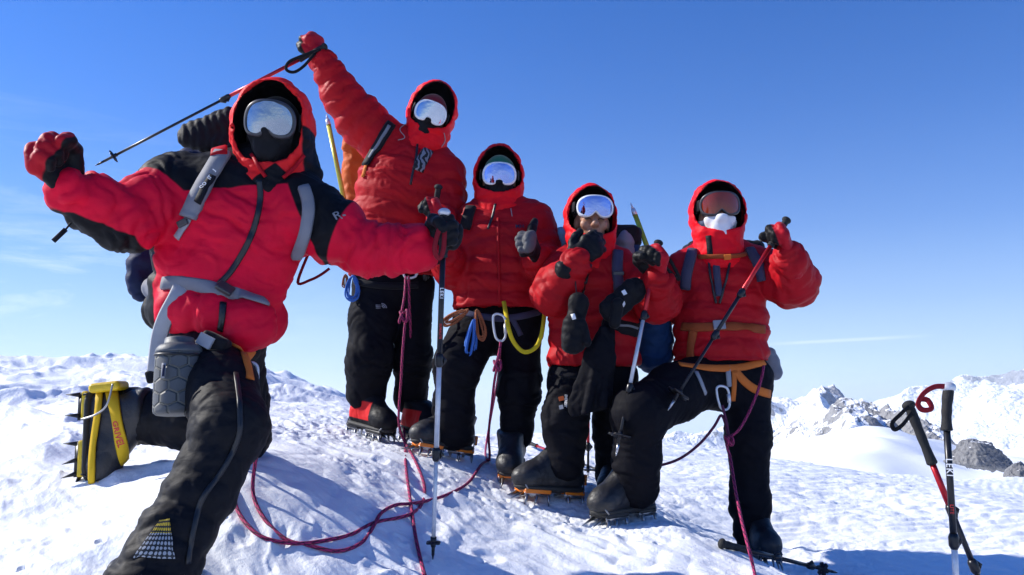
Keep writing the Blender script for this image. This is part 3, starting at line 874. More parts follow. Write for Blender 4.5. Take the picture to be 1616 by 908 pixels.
def lens_mat(name, c, rough=0.03):
    m, n, l, b = newmat(name)
    b.inputs['Base Color'].default_value = (*c, 1); b.inputs['Metallic'].default_value = 1.0
    tc = n.new('ShaderNodeTexCoord'); nz = n.new('ShaderNodeTexNoise'); nz.inputs['Scale'].default_value = 40; nz.inputs['Detail'].default_value = 5
    mr = n.new('ShaderNodeMapRange'); mr.inputs['From Min'].default_value = .45; mr.inputs['From Max'].default_value = .75
    mr.inputs['To Min'].default_value = rough; mr.inputs['To Max'].default_value = rough + .12
    l.new(tc.outputs['Object'], nz.inputs['Vector']); l.new(nz.outputs['Fac'], mr.inputs['Value']); l.new(mr.outputs['Result'], b.inputs['Roughness'])
    n2 = n.new('ShaderNodeTexNoise'); n2.inputs['Scale'].default_value = 22; n2.inputs['Detail'].default_value = 3; l.new(tc.outputs['Object'], n2.inputs['Vector'])
    bp = n.new('ShaderNodeBump'); bp.inputs['Strength'].default_value = .4; bp.inputs['Distance'].default_value = .006; l.new(n2.outputs['Fac'], bp.inputs['Height']); l.new(bp.outputs['Normal'], b.inputs['Normal'])
    return m
m_lens_f = lens_mat('frosted_silver_lens', (0.34, 0.36, 0.40), .10)
m_lens_s = lens_mat('silver_mirror_lens', (0.50, 0.53, 0.60))
m_lens_b = lens_mat('blue_mirror_lens', (0.30, 0.36, 0.66))
m_lens_o = plain('amber_lens', (0.20, 0.020, 0.004), 0.10, coat=.35)

# ------------------------------------------------------------------ shared builders
def frame_of(F, U):
    F = nrm(F); U = nrm(np.asarray(U, float) - F * np.dot(F, U)); return np.cross(U, F), F, U
def head_axes(yaw=0, pitch=0, roll=0):
    """yaw > 0 turns to the photo's right, pitch > 0 looks up, roll > 0 leans the crown to the photo's right"""
    y, p, r = R(yaw), R(pitch), R(roll)
    F = np.array([math.sin(y) * math.cos(p), -math.cos(y) * math.cos(p), math.sin(p)])
    X, F, U = frame_of(F, (0, 0, 1))
    return math.cos(r) * X - math.sin(r) * U, F, math.cos(r) * U + math.sin(r) * X
def L(pts, seam=0.0, amp=0.0, fold=0.0, flat=1.0, fd=None):
    """photo joints (px, py, distance, radius in px) -> tapered limb pieces"""
    o, t = [], 0.0
    for A, B in zip(pts[:-1], pts[1:]):
        a, b = W(*A[:3]), W(*B[:3])
        o.append(Cone(a, b, M(A[3], A[2]), M(B[3], B[2]), flat, fd, t, seam, amp, fold)); t += np.linalg.norm(b - a)
    return o
def head_prims(c, ax, s=1.0):
    X, F, U = ax
    P = lambda x, f, u: c + s * (x * X + f * F + u * U)
    E = lambda q, r: Ell(q, np.array(r) * s, ax)
    return [E(P(0, -.012, .025), (.075, .095, .10)), E(P(0, .022, -.055), (.056, .066, .062)),
            Cone(P(0, .082, .012), P(0, .112, -.03), .010 * s, .015 * s), E(P(.012, .098, -.036), (.009, .011, .008)), E(P(-.012, .098, -.036), (.009, .011, .008)),
            E(P(.038, .066, -.025), (.026, .022, .026)), E(P(-.038, .066, -.025), (.026, .022, .026)),
            Cone(P(-.045, .074, .03), P(.045, .074, .03), .012 * s, .012 * s), E(P(0, .088, -.066), (.025, .010, .008)), E(P(0, .083, -.079), (.022, .010, .008)),
            E(P(0, .075, -.1), (.022, .02, .018)), E(P(.077, -.01, -.01), (.008, .02, .03)), E(P(-.077, -.01, -.01), (.008, .02, .03))]
def body(parent, hc, ax, limbs, s=1.0):
    """one continuous figure under the clothes"""
    g = [(0.012, head_prims(hc, ax, s))] + [(0.03, l) for l in limbs]
    S = Solid(g, 0.03)
    return solid('body', S, 0.008, m_skin, parent)
def headwear(name, parent, hc, ax, off, mat, keep, s=1.0, h=0.006, pat=None):
    X, F, U = ax
    S0 = Solid([(0.02, head_prims(hc, ax, s))])
    class O:                                   # the head swollen by the thickness of the knit
        def bounds(z): b = S0.bounds(); return b[0] - off, b[1] + off
        def d(z, P): return S0.d(P) - off
    S = Solid([(0.01, [O()])]); S.cuts = [(f, 0.004) for f in keep]
    S.prims_ = 1
    return solid(name, S, h, mat, parent, pat=pat)
def hood(parent, c, ax, r, open_c, open_r, neck, mat, seam=0.075, amp=0.008, thick=0.022, pat=None, h=0.007, power=2.4, fwd=.03, fold=.004):
    """puffy hood: outer shell and collar less the head room less the face opening; black lining inside"""
    X, F, U = ax
    r = np.array(r)
    outer = [Ell(c, r, ax, seam, amp, fold)] + [Cone(a, b, ra, rb, .85, F, 0, seam, amp, fold) for a, b, ra, rb in neck]
    e = Ell(c + F * fwd, r - thick, ax)
    oc = c + X * open_c[0] + U * open_c[1]
    def opening(P):
        q = P - oc
        x, u, f = (q @ X) / open_r[0], (q @ U) / open_r[1], q @ F
        rr = (np.abs(x) ** power + np.abs(u) ** power) ** (1 / power)
        return np.maximum((rr - 1) * min(open_r), -f)
    S = Solid([(0.04, outer)])
    S.cuts = [(lambda P: -e.d(P), 0.012), (lambda P: -opening(P), 0.02)]
    def pt(V):
        q = V - oc
        rr = (np.abs((q @ X) / open_r[0]) ** power + np.abs((q @ U) / open_r[1]) ** power) ** (1 / power)
        ins = np.maximum(.006 - np.abs(e.d(V)), np.where(q @ F > 0, (1.0 - rr) * .05, -1))
        ins = np.where((q @ F > .09) & (rr > 1.0), -1, ins)
        return ins if pat is None else np.maximum(ins, pat(V))
    return cloth('hood', S, h, mat, parent, 0.004, pt, bvh=True)
def goggles(parent, c, ax, hw, hh, m_lens, m_frame, strap_mat, rc=0.105, notch=0.42, hrad=(.098, .115), back=0.10, droop=0.0):
    """frame moulded round a curved lens with a nose notch, and an elastic band round the head"""
    X, F, U = ax
    def P(x, u, f=0.0):
        xx = x * hw
        return c + X * (rc * math.sin(xx / rc)) + F * (rc * (math.cos(xx / rc) - 1) * .85 + f - 0.05 * (u * u) * hh) + U * (u * hh + droop * abs(x) * hh)
    def top(x): return (1 - abs(x) ** 3.6) ** .5 * (.92 + .08 * math.cos(x * 2.2))
    def bot(x): return -(1 - abs(x) ** 3.2) ** .5 * (.80 + .2 * abs(x)) + notch * math.exp(-(x / .2) ** 2)
    nx, nu = 41, 15
    xs = np.sin(np.linspace(-1, 1, nx) * np.pi / 2) * .999
    o = tag_free = None
    mb = MB()
    ring = [(x, top(x)) for x in xs] + [(x, bot(x)) for x in xs[::-1]]
    rp = [P(x, u) for x, u in ring]
    rp = np.array(rp + rp[:2])
    mb.tube(spline(rp, 2), hh * .14, 8, False, up=F)
    # foam skirt running back to the face
    v, f = [], []
    n = len(ring)
    for k, d in enumerate((0.0, -.03)):
        for x, u in ring: v.append(P(x * (1 + .03 * k), u * (1.04 + .08 * k), d - .002))
    for j in range(n): f.append([j, (j + 1) % n, n + (j + 1) % n, n + j])
    mb.add(v, f)
    fr = mb.build('goggles', m_frame, parent)
    v, f = [], []
    for x in xs:
        a, b = bot(x), top(x)
        for q in np.linspace(0, 1, nu):
            v.append(P(x * .99, a + (b - a) * q, 0.004 + .004 * (1 - x * x)))
    for i in range(nx - 1):
        for j in range(nu - 1):
            f.append([i * nu + j, (i + 1) * nu + j, (i + 1) * nu + j + 1, i * nu + j + 1])
    mesh_obj('lens', v, f, m_lens, fr)
    sb = MB()
    hc2 = c - F * back
    th = np.linspace(R(66), R(294), 40)
    pts = np.array([hc2 + F * math.cos(t) * hrad[1] + X * math.sin(t) * hrad[0] + U * (.1 * hh) for t in th])
    nn = np.array([F * math.cos(t) + X * math.sin(t) for t in th])
    ribbon(sb, pts, nn, hh * .95, .002)
    sb.build('strap', strap_mat, fr)
    return fr
def glove(parent, wrist, F, N, left, mat, pose='fist', s=1.0, cuff=0.055, pat=None, fat=1.0, h=0.0045, curl=None, name='glove', thumb=None):
    """gloved hand: palm, four separate jointed fingers, thumb off the side of the palm"""
    F = nrm(F); N = nrm(np.asarray(N, float) - F * np.dot(F, N))
    A = np.cross(F, N) * (-1 if left else 1)
    o = np.asarray(wrist, float)
    P = lambda f, a, n: o + s * (f * F + a * A + n * N)
    palm = [Cone(P(.02, 0, 0), P(.085, 0, 0), .043 * s, .047 * s, .50, N), Cone(P(.088, -.032, 0), P(.092, .034, 0), .017 * s * fat, .018 * s * fat),
            Cone(P(.03, .02, .012), P(.06, .035, .018), .020 * s, .016 * s)]
    cf = [Cone(P(-.05, 0, 0), P(.02, 0, 0), cuff * s, cuff * s * .74, .85, N, 0, .03, .003)]
    g = [(0.014, palm + cf)]
    C = {'fist': [(62, 95, 60)] * 4, 'grip': [(48, 78, 48), (52, 82, 50), (56, 84, 52), (60, 86, 52)], 'thumb': [(75, 100, 65)] * 4, 'flat': [(12, 14, 10), (10, 12, 8), (12, 14, 10), (16, 18, 12)],
         'relaxed': [(25, 30, 20), (28, 34, 22), (32, 38, 24), (36, 42, 26)]}[pose]
    if curl: C = curl
    for i in range(4):
        a0 = .034 - .0225 * i
        ln = (.078, .088, .082, .064)[i]
        q = P(.095 - .004 * abs(i - 1), a0, 0.0); ang = 0; r0 = (.0135, .014, .0135, .012)[i] * s * fat
        ch = [Cone(P(.05, a0 * .8, 0), q, r0, r0 * 1.08)]
        for k in range(3):
            ang += R(C[i][k]); d = math.cos(ang) * F + math.sin(ang) * N + (.04 * (1.5 - i)) * A * (1 if pose == 'flat' else .2)
            e = q + nrm(d) * ln * (.46, .30, .24)[k] * s
            ch.append(Cone(q, e, r0 * (1.05 - .1 * k), r0 * (.95 - .1 * k))); q = e
        g.append((0.006, ch))
    if thumb: t = thumb
    elif pose in ('fist', 'grip'): t = [(.03, .036, .014), (.066, .050, .040), (.090, .030, .062), (.098, .006, .066)]
    elif pose == 'thumb': t = [(.03, .036, .010), (.056, .062, .018), (.058, .100, .018), (.054, .130, .010)]
    else: t = [(.025, .036, .010), (.055, .062, .022), (.085, .074, .030), (.108, .076, .030)]
    q = [P(*k) for k in t]
    g.append((0.008, [Cone(q[0], q[1], .018 * s * fat, .0165 * s * fat), Cone(q[1], q[2], .016 * s * fat, .0145 * s * fat), Cone(q[2], q[3], .0145 * s * fat, .0125 * s * fat)]))
    S = Solid(g, 0.005 if fat < 1.2 else 0.009)
    pf = (lambda V: pat(V, o, F, A, N)) if pat else (lambda V: np.full(len(V), -1.0))
    return cloth(name, S, h, mat, parent, 0.003, pf, bvh=True)
def boot(parent, heel, F, U, s, mat, m_plate, m_spike, shaft=0.26, pat=None, strap=None, front=True, crampon=True, fold=0.0):
    """double mountain boot with a step-in crampon under it; heel is the sole's rear end"""
    X, F, U = frame_of(F, U)
    P = lambda f, x, u: heel + s * (f * F + x * X + u * U)
    S = Solid([(0.035, [Cone(P(.055, 0, .055), P(.245, 0, .048), .056 * s, .052 * s, 1, None, 0, 0, 0, fold), Ell(P(.255, 0, .045), np.array([.050, .060, .042]) * s, (X, F, U)),
                        Cone(P(.22, 0, .068), P(.10, 0, .155), .044 * s, .056 * s), Cone(P(.08, 0, .10), P(.072, 0, shaft), .062 * s, .070 * s)])])
    S.cuts = [(plane_cut(P(0, 0, .014), -U), 0.006), (plane_cut(P(0, 0, shaft), U), .02)]
    b = cloth('boot', S, 0.006, mat, parent, 0.002, (lambda V: pat(V, heel, F, X, U)) if pat else None, bvh=True)
    k = MB()
    so = Solid([(0.02, [Cone(P(.05, 0, .012), P(.25, 0, .012), .057 * s, .053 * s, .33, U)])])
    solid('sole', so, 0.006, m_sole, b.o)
    if not crampon: return b
    mb = MB(); pl = MB()
    # frame rails, cross bars and points
    for sx in (-1, 1):
        mb.box(P(.225, sx * .042, -.012), F, X, U, .055 * s, .0025 * s, .010 * s)
        mb.box(P(.055, sx * .038, -.012), F, X, U, .045 * s, .0025 * s, .010 * s)
        for f in (.018, .085, .175, .225, .268):
            mb.cone(P(f, sx * .042, -.015), P(f + (.012 if f > .2 else -.004), sx * .046, -.062), .0085 * s, .001, 6)
        if front: mb.cone(P(.275, sx * .026, -.012), P(.335, sx * .028, -.035), .0085 * s, .001, 6)
    mb.box(P(.14, 0, -.008), F, X, U, .075 * s, .011 * s, .002 * s)
    for f in (.03, .09, .18, .262): mb.box(P(f, 0, -.010), X, F, U, .042 * s, .007 * s, .002 * s)
    th = np.linspace(-1, 1, 15)
    bail = [P(.285 - .03 * abs(t) ** 2 + .016, t * .050, .006 + .046 * (1 - abs(t) ** 2.5)) for t in th]
    mb.tube(bail, .0032 * s, 6)
    lev = [P(.02 - .03 * (1 - abs(t)), t * .052, .0 + .06 * (1 - abs(t) ** 1.5)) for t in th]
    mb.tube(lev, .0032 * s, 6)
    cr = mb.build('crampon', m_spike, b.o)
    for cf, lf, wf, hh_, nm in ((.222, .058, .049, .009, 'antiball_plate'), (.052, .046, .044, .009, 'antiball_plate'), (-.014, .006, .012, .022, 'heel_lever')):
        pl = MB(); pl.box(P(cf, 0, -.002 if cf > 0 else .05), F, X, U, lf * s, wf * s, hh_ * s)
        q = pl.build(nm, m_plate, b.o, False)
        md = q.modifiers.new('bevel', 'BEVEL'); md.width = .005 * s; md.segments = 2
    if strap:
        st = MB(); pts = np.array([P(.05 + .02 * math.cos(t), .075 * math.sin(t), .135 + .03 * math.cos(t)) for t in np.linspace(0, 2 * np.pi, 30)])
        nn = np.array([X * math.sin(t) + F * math.cos(t) for t in np.linspace(0, 2 * np.pi, 30)])
        ribbon(st, pts, nn, .02 * s, .002); st.build('ankle_strap', strap, b.o)
    return b
def zip_on(parent, skins, pix, w=0.012, name='zip', mat=None, th=0.004, off=0.002):
    p, n = lay(skins, pix, 5, off)
    mb = MB(); ribbon(mb, p, n, w, th); return mb.build(name, mat or m_zip, parent)


def gboot(parent, px, py, Y, F, s, *a, lift=.040, **kw):
    """a boot standing with its points in the snow: heel at the photo point, sole along the ground"""
    h = W(px, py, Y); F = nrm((F[0], F[1], 0)); t = h + F * .28 * s
    zs = ground_base(np.array([h[0], t[0]]), np.array([h[1], t[1]]))
    h[2] = zs[0] + lift * s + .01; t[2] = zs[1] + lift * s + .01
    return boot(parent, h, t - h, (0, 0, 1), s, *a, **kw)
# ================================================================== the kneeling climber in front
GRP = 'climbers posing on the summit'
k1 = thing('person', 'kneeling climber in crimson and black down suit, one fist raised, other hand on a pole', 'person',
           (*W(330, 760, 2.6)[:2], W(385, 728, 2.85)[2]), GRP)
ax1 = head_axes(4, 2, 4)
h1 = W(434, 212, 2.66)
F1 = nrm((0.12, -1, 0.06))
X1, H1, U1 = ax1
sh_r, el_r, wr_r = (283, 300, 2.66), (200, 348, 2.50), (112, 303, 2.36)
sh_l, el_l, wr_l = (492, 330, 2.66), (582, 394, 2.66), (668, 390, 2.66)
tor = [Cone(W(425, 275, 2.68), W(378, 345, 2.67), M(62, 2.68), M(112, 2.67), .62, F1, 0, .11, .012, .012),
       Cone(W(378, 345, 2.67), W(348, 425, 2.67), M(112, 2.67), M(104, 2.67), .62, F1, .17, .11, .013, .014),
       Cone(W(348, 425, 2.67), W(330, 462, 2.68), M(104, 2.67), M(84, 2.68), .62, F1, .35, .11, .006, .004)]
flare = [Cone(W(290, 488, 2.60), W(340, 495, 2.57), M(38, 2.60), M(40, 2.57), 1, None, 0, .09, .006, .004), Cone(W(262, 490, 2.70), W(290, 488, 2.60), M(36, 2.7), M(38, 2.60), 1, None, 0, .09, .006),
         Ell(W(394, 512, 2.57), (M(42, 2.57), .09, M(46, 2.57)), None, .09, .006, .004), Cone(W(412, 505, 2.74), W(280, 485, 2.82), .09, .09, 1, None, 0, .1, .006)]
armr = L([(*sh_r, 60), (*el_r, 50), (150, 322, 2.43, 45), (*wr_r, 36)], .10, .010, .011)
arml = L([(478, 335, 2.67, 60), (522, 362, 2.66, 52), (*el_l, 42), (628, 395, 2.66, 38), (*wr_l, 33)], .10, .010, .011)
nearleg = L([(322, 548, 2.66, 50), (345, 612, 2.47, 56), (364, 672, 2.34, 55)], 0, 0, .005) + L([(364, 672, 2.34, 55), (318, 775, 2.28, 50), (272, 850, 2.22, 52), (240, 920, 2.18, 68)], .085, .007, .003)
farleg = L([(368, 552, 2.76, 48), (380, 640, 2.86, 40), (385, 688, 2.90, 36)], 0, 0, .007) + L([(385, 688, 2.90, 38), (300, 664, 2.93, 42), (205, 656, 2.95, 42)], 0, 0, .007)
body(k1, h1, ax1, [thin(tor, .7), thin(armr), thin(arml), thin(nearleg, .6), thin(farleg, .6)] )
S1 = Solid([(0.05, tor + [Cone(W(425, 285, 2.68), W(*sh_r), M(40, 2.68), M(58, 2.66)), Cone(W(430, 285, 2.68), W(478, 335, 2.67), M(40, 2.68), M(56, 2.67))]), (0.03, flare), (0.03, armr), (0.03, arml)], 0.025)
dR, dL = nrm(W(*el_r) - W(*sh_r)), nrm(W(*el_l) - W(*sh_l))
pR, pL, pc, pcl = W(252, 312, 2.60), W(532, 376, 2.62), W(345, 292, 2.5), W(462, 318, 2.52)
e1, e2 = W(107, 352, 2.4), W(216, 391, 2.5)
nU = nrm(np.cross(e2 - e1, (0, 1, 0))); nU = nU * (-1 if nU[2] > 0 else 1)
def pat1(V):
    fR = np.minimum(-(V - pR) @ dR, (V - pc) @ nrm((-.10, 0, 1)))
    fL = np.minimum(-(V - pL) @ nrm(dL + np.array([.15, 0, .2])), (V - pcl) @ nrm((.92, 0, .4)))
    fU = np.minimum((V - e1) @ nU + .030, W(228, 380, 2.5)[0] - V[:, 0])
    return np.maximum(np.maximum(fR, fL), fU)
j1 = cloth('jacket', S1, 0.007, m_j1, k1, 0.002, pat1, bvh=True)
hc1 = W(431, 206, 2.665)
hd1 = hood(k1, hc1, ax1, (.142, .165, .182), (.004, -.014), (.104, .130), [(W(434, 255, 2.66), W(424, 295, 2.655), .118, .125), (W(470, 250, 2.74), W(484, 275, 2.72), .06, .055)], m_j1h, thick=.026, amp=.005,
           pat=lambda V: np.maximum((W(425, 262, 2.6)[2] - V[:, 2]) - np.abs(V[:, 0] - W(440, 262, 2.6)[0]) * .9 + .0, np.minimum((V[:, 0] - W(478, 200, 2.6)[0]), W(0, 200, 2.6)[2] - V[:, 2])), fwd=.035)
headwear('balaclava', k1, h1, ax1, .010, m_line, [])
v1 = MB()
for q in ([(398, 246), (408, 262), (420, 280)], [(478, 246), (464, 264), (446, 282)]):
    p, n = lay([hd1, j1], q, 4, .006); ribbon(v1, p, n, .013, .007)
v1.build('collar_flap', m_j5, k1)
goggles(k1, W(437, 212, 2.66) + H1 * .134, head_axes(4, -9, 4), .088, .060, m_lens_f, m_dgrey, m_blk, notch=.30)
zip_on(k1, [j1, hd1], [(409, 284), (411, 312), (405, 345), (394, 378), (378, 408), (362, 432), (346, 448)], .02)
zip_on(k1, [j1], [(352, 478), (351, 500), (348, 522)], .022)
cg1 = W(85, 276, 2.31)
def patg1(V, o, F, A, N): return (V - cg1) @ nrm((.80, .1, -.45))
g1r = glove(k1, W(114, 300, 2.36), (W(72, 262, 2.30) - W(112, 303, 2.36)), (.55, -.45, .55), False, m_glove, 'fist', 1.32, .042, patg1, 1.28)
g1l = glove(k1, W(674, 386, 2.66), (.85, -.40, .30), (.1, -1, .1), True, m_gblk, 'grip', 1.08, .058, None, 1.15)
tr1 = [Cone(W(318, 530, 2.70), W(372, 535, 2.72), M(48, 2.7), M(46, 2.7), 1, F1, 0, 0, 0, .004), Cone(W(335, 480, 2.72), W(340, 530, 2.72), M(60, 2.7), M(64, 2.7), .8, F1)]
T1 = Solid([(0.04, tr1 + nearleg), (0.04, farleg)], 0.03)
T1.cuts = [(plane_cut(W(240, 928, 2.2), (0, 0, -1)), .02)]
t1 = cloth('trousers', T1, 0.007, m_tr1, k1, 0.003, bvh=True)
zip_on(k1, [t1], [(372, 590), (378, 640), (376, 690), (352, 740), (318, 790), (302, 850), (296, 890)], .016, 'side_zip')
boot(k1, W(246, 985, 2.34), (-.15, -1, -.12), (0, 0, 1), 1.05, m_boot, m_yel, m_bsteel, .2)
m_dots, dn, dl, db = newmat('yellow_white_dot_reflector')
dtc = dn.new('ShaderNodeAttribute'); dtc.attribute_name = 'pu'; dtc2 = dn.new('ShaderNodeAttribute'); dtc2.attribute_name = 'pv'
dcb = dn.new('ShaderNodeCombineXYZ'); dl.new(dtc.outputs['Fac'], dcb.inputs['X']); dl.new(dtc2.outputs['Fac'], dcb.inputs['Y'])
dv = dn.new('ShaderNodeTexVoronoi'); dv.voronoi_dimensions = '2D'; dv.inputs['Scale'].default_value = 8; dv.inputs['Randomness'].default_value = 0.0
dl.new(dcb.outputs['Vector'], dv.inputs['Vector'])
dlt = dn.new('ShaderNodeMath'); dlt.operation = 'LESS_THAN'; dlt.inputs[1].default_value = .36; dl.new(dv.outputs['Distance'], dlt.inputs[0])
dsx = dn.new('ShaderNodeAttribute'); dsx.attribute_name = 'pat'
dmx = dn.new('ShaderNodeMix'); dmx.data_type = 'RGBA'; dmx.inputs['A'].default_value = (.42, .42, .42, 1); dmx.inputs['B'].default_value = (.75, .50, .02, 1)
dst = dn.new('ShaderNodeMath'); dst.operation = 'GREATER_THAN'; dst.inputs[1].default_value = 0; dl.new(dsx.outputs['Fac'], dst.inputs[0]); dl.new(dst.outputs[0], dmx.inputs['Factor'])
dm2 = dn.new('ShaderNodeMix'); dm2.data_type = 'RGBA'; dm2.inputs['A'].default_value = (.012, .012, .012, 1); dl.new(dlt.outputs[0], dm2.inputs['Factor']); dl.new(dmx.outputs['Result'], dm2.inputs['B'])
dl.new(dm2.outputs['Result'], db.inputs['Base Color'])
def patch_on(name, parent, skins, poly, mat, off=.006, n=14, patf=None):
    """a sewn-on patch: the quad poly (photo px, 4 corners) draped over the garment"""
    v, at, pu, pv = [], [], [], []
    a, b, c, d = [np.array(q, float) for q in poly]
    for i in range(n + 1):
        for j in range(n + 1):
            s, t = i / n, j / n
            q = (a * (1 - s) + b * s) * (1 - t) + (d * (1 - s) + c * s) * t
            hh = hit(skins, *q)
            nr = hh[1] if hh[1] @ ray(*q) < 0 else -hh[1]
            v.append(hh[0] + nr * off); at.append(0 if patf is None else patf(s, t)); pu.append(s); pv.append(t)
    m = n + 1
    f = [[i * m + j, i * m + j + 1, (i + 1) * m + j + 1, (i + 1) * m + j] for i in range(n) for j in range(n)]
    return mesh_obj(name, v, f, mat, parent, True, {'pat': at, 'pu': pu, 'pv': pv})
patch_on('reflector_patch', k1, [t1], [(254, 822), (268, 820), (275, 882), (212, 880)], m_dots, .006, 14, lambda s, t: .36 - t)
# kneeling boot: sole turned to the photo's left, toe down
hb, tb = W(146, 616, 2.93), W(138, 776, 2.90)
FB, UB = nrm(tb - hb), nrm((1, -.06, .02))
XB = np.cross(UB, FB)
b1 = boot(k1, hb, FB, UB, 1.10, m_boot, m_yel, m_bsteel, .2)
def tilt(ax, a=R(7)):
    X, F, U = ax
    return X, math.cos(a) * F - math.sin(a) * U, math.cos(a) * U + math.sin(a) * F
# ================================================================== the four standing climbers
def beanie_keep(c, ax, lo): return [(lambda P: lo - (P - c) @ ax[2])]
def standing(label, base, hc, axh, F, tor, shr, shl, armR, armL, legR, legL, jm, hem, hoodspec, tm=None, lean=0):
    k = thing('person', label, 'person', base, GRP)
    torso = L(tor, .085, .012, .008, .64, F)
    # shoulders join the neck to the arms
    nk = W(*tor[0][:3])
    yoke = [Cone(nk, W(*s[:3]), M(s[3], s[2]) * .75, M(s[3], s[2]), 1, None, 0, .1, .004) for s in (shr, shl)]
    aR, aL = L(armR, .085, .012, .008), L(armL, .085, .012, .008)
    S = Solid([(.05, torso + yoke), (.03, aR), (.03, aL)], .018)
    lo = W(*hem)
    keepz = lo[2]
    def cut(P):
        d = np.linalg.norm((P - lo)[:, :2], axis=1)
        return np.where(d < .34, keepz - P[:, 2], -.1)
    S.cuts = [(cut, .014)]
    lR, lL = L(legR, 0, 0, .006), L(legL, 0, 0, .006)
    hip = [Cone(W(*legR[0][:3]), W(*legL[0][:3]), M(legR[0][3], legR[0][2]), M(legL[0][3], legL[0][2]), 1, None, 0, 0, 0, .005),
           Cone((W(*legR[0][:3]) + W(*legL[0][:3])) / 2, (W(*legR[0][:3]) + W(*legL[0][:3])) / 2 + np.array([0, 0, .14]), M(50, hc[2]), M(46, hc[2]), .75, F)]
    tb = thin(torso, .7); tb[-1].rb *= .3; tb[-1].b = tb[-1].a + (tb[-1].b - tb[-1].a) * .8
    k_ = body(k, W(*hc), axh, [tb, thin(aR), thin(aL), thin(lR), thin(lL)])
    j = cloth('jacket', S, .008, jm, k, .0018, bvh=True)
    roll = []
    for lg in (legR, legL):                    # cloth bunched over the top of the gaiter
        a, b = lg[-2], lg[-1]
        f = lambda t, dr: (a[0] + (b[0] - a[0]) * t, a[1] + (b[1] - a[1]) * t, a[2] + (b[2] - a[2]) * t, a[3] + dr)
        roll += L([f(.02, 3.5), f(.30, 4.0)], 0, 0, .012)
    T = Solid([(.04, hip + lR), (.04, hip[:1] + lL)] + [(.01, [r_]) for r_ in roll], .012)
    t = cloth('trousers', T, .0085, tm or m_tr, k, .002, bvh=True)
    c, r, oc, orr, nks = hoodspec
    hd = hood(k, W(*c), axh, r, oc, orr, [(W(*a), W(*b), ra, rb) for a, b, ra, rb in nks], jm, thick=.022, amp=.006)
    return k, j, t, hd, W(*hc)
def mitt_pat(V, o, F, A, N): return (V - o) @ nrm(N) - .030
# ---- second climber: arm with a pole flung up
ax2 = head_axes(10, -6, 17)
k2, j2, t2, hd2, hc2 = standing('tall standing climber in scarlet jacket with one arm flung up, striped scarf at neck', W(615, 690, 4.15),
    (677, 187, 4.08), ax2, nrm((.02, -1, .05)),
    [(662, 240, 4.13, 46), (643, 292, 4.10, 78), (622, 365, 4.10, 74), (618, 445, 4.10, 72)], (612, 228, 4.12, 40), (702, 272, 4.10, 32),
    [(606, 225, 4.12, 41), (570, 190, 4.1, 40), (540, 152, 4.06, 33), (510, 98, 4.02, 23)], [(704, 278, 4.10, 32), (708, 360, 4.0, 30), (696, 345, 3.86, 22)],
    [(600, 452, 4.12, 41), (590, 505, 4.08, 38), (584, 560, 4.03, 33), (578, 622, 4.10, 31)], [(648, 452, 4.15, 36), (652, 560, 4.14, 27), (648, 628, 4.2, 26)],
    m_j2, (618, 436, 4.10), ((682, 178, 4.10), (.135, .150, .178), (-.006, -.005), (.098, .098), [((676, 215, 4.08), (664, 245, 4.09), .11, .115)]))
goggles(k2, hc2 + ax2[1] * .128, tilt(ax2), .087, .054, m_lens_s, m_white, m_blk)
headwear('beanie', k2, hc2, ax2, .011, m_maroon, beanie_keep(hc2, ax2, .02))
headwear('face_mask', k2, hc2, ax2, .008, m_blk, [(lambda P: (P - hc2) @ ax2[2] + .03, )][0:0] + [lambda P: (P - hc2) @ ax2[2] + .03])
g2r = glove(k2, W(507, 92, 4.02), (-.40, -.15, 1), (-.75, .55, -.3), False, m_glove, 'fist', 1.15, .062, mitt_pat, 1.3)
g2l = glove(k2, W(697, 348, 3.86), (-.2, -.85, .45), (-.8, .1, -.3), True, m_glove, 'grip', 1.08, .058, mitt_pat, 1.25)
def patb2(V, heel, F, X, U):
    q = V - heel; u, f, x = q @ U, q @ F, q @ X
    return np.minimum(np.minimum(.135 - u, u - .045), np.minimum(f - .02, .20 - f) * 1.0)
m_boot2 = nylon('black_red_boot', (0.009, 0.009, 0.011), (0.62, 0.02, 0.02), 0.5, .3, 0)
gboot(k2, 557, 676, 4.16, (.72, -.68, -.16), 1.06, m_boot2, m_bsteel, m_steel, .17, patb2)
gboot(k2, 640, 678, 4.24, (.62, -.75, -.16), 1.06, m_boot2, m_bsteel, m_steel, .17, patb2)
# ---- third climber: thumb up
ax3 = head_axes(1, 0, 1)
k3, j3, t3, hd3, hc3 = standing('standing climber giving a black gloved thumbs up, green beanie inside a red hood', W(765, 735, 3.9),
    (788, 286, 3.93), ax3, nrm((0, -1, .05)),
    [(786, 335, 3.95, 44), (795, 385, 3.93, 74), (795, 440, 3.93, 78), (795, 498, 3.93, 79)], (752, 352, 3.95, 34), (838, 350, 3.94, 35),
    [(750, 355, 3.95, 34), (716, 425, 3.9, 32), (705, 405, 3.75, 24)], [(840, 352, 3.94, 36), (856, 418, 3.88, 36), (850, 412, 3.74, 27)],
    [(758, 512, 3.95, 41), (722, 575, 3.78, 37), (716, 640, 3.82, 29), (717, 680, 3.86, 31)], [(818, 512, 3.95, 39), (821, 600, 3.88, 30), (814, 684, 3.88, 26)],
    m_j3, (795, 490, 3.93), ((787, 283, 3.95), (.132, .150, .180), (0, .005), (.108, .082), [((787, 318, 3.92), (787, 340, 3.92), .118, .122)]))
goggles(k3, hc3 + ax3[1] * .128, tilt(ax3), .087, .054, m_lens_b, m_white, m_blk)
headwear('beanie', k3, hc3, ax3, .011, m_green, beanie_keep(hc3, ax3, .015))
headwear('face_mask', k3, hc3, ax3, .009, m_blk, [lambda P: (P - hc3) @ ax3[2] + .03])
def patt(V, o, F, A, N): return (V - o) @ F - .115
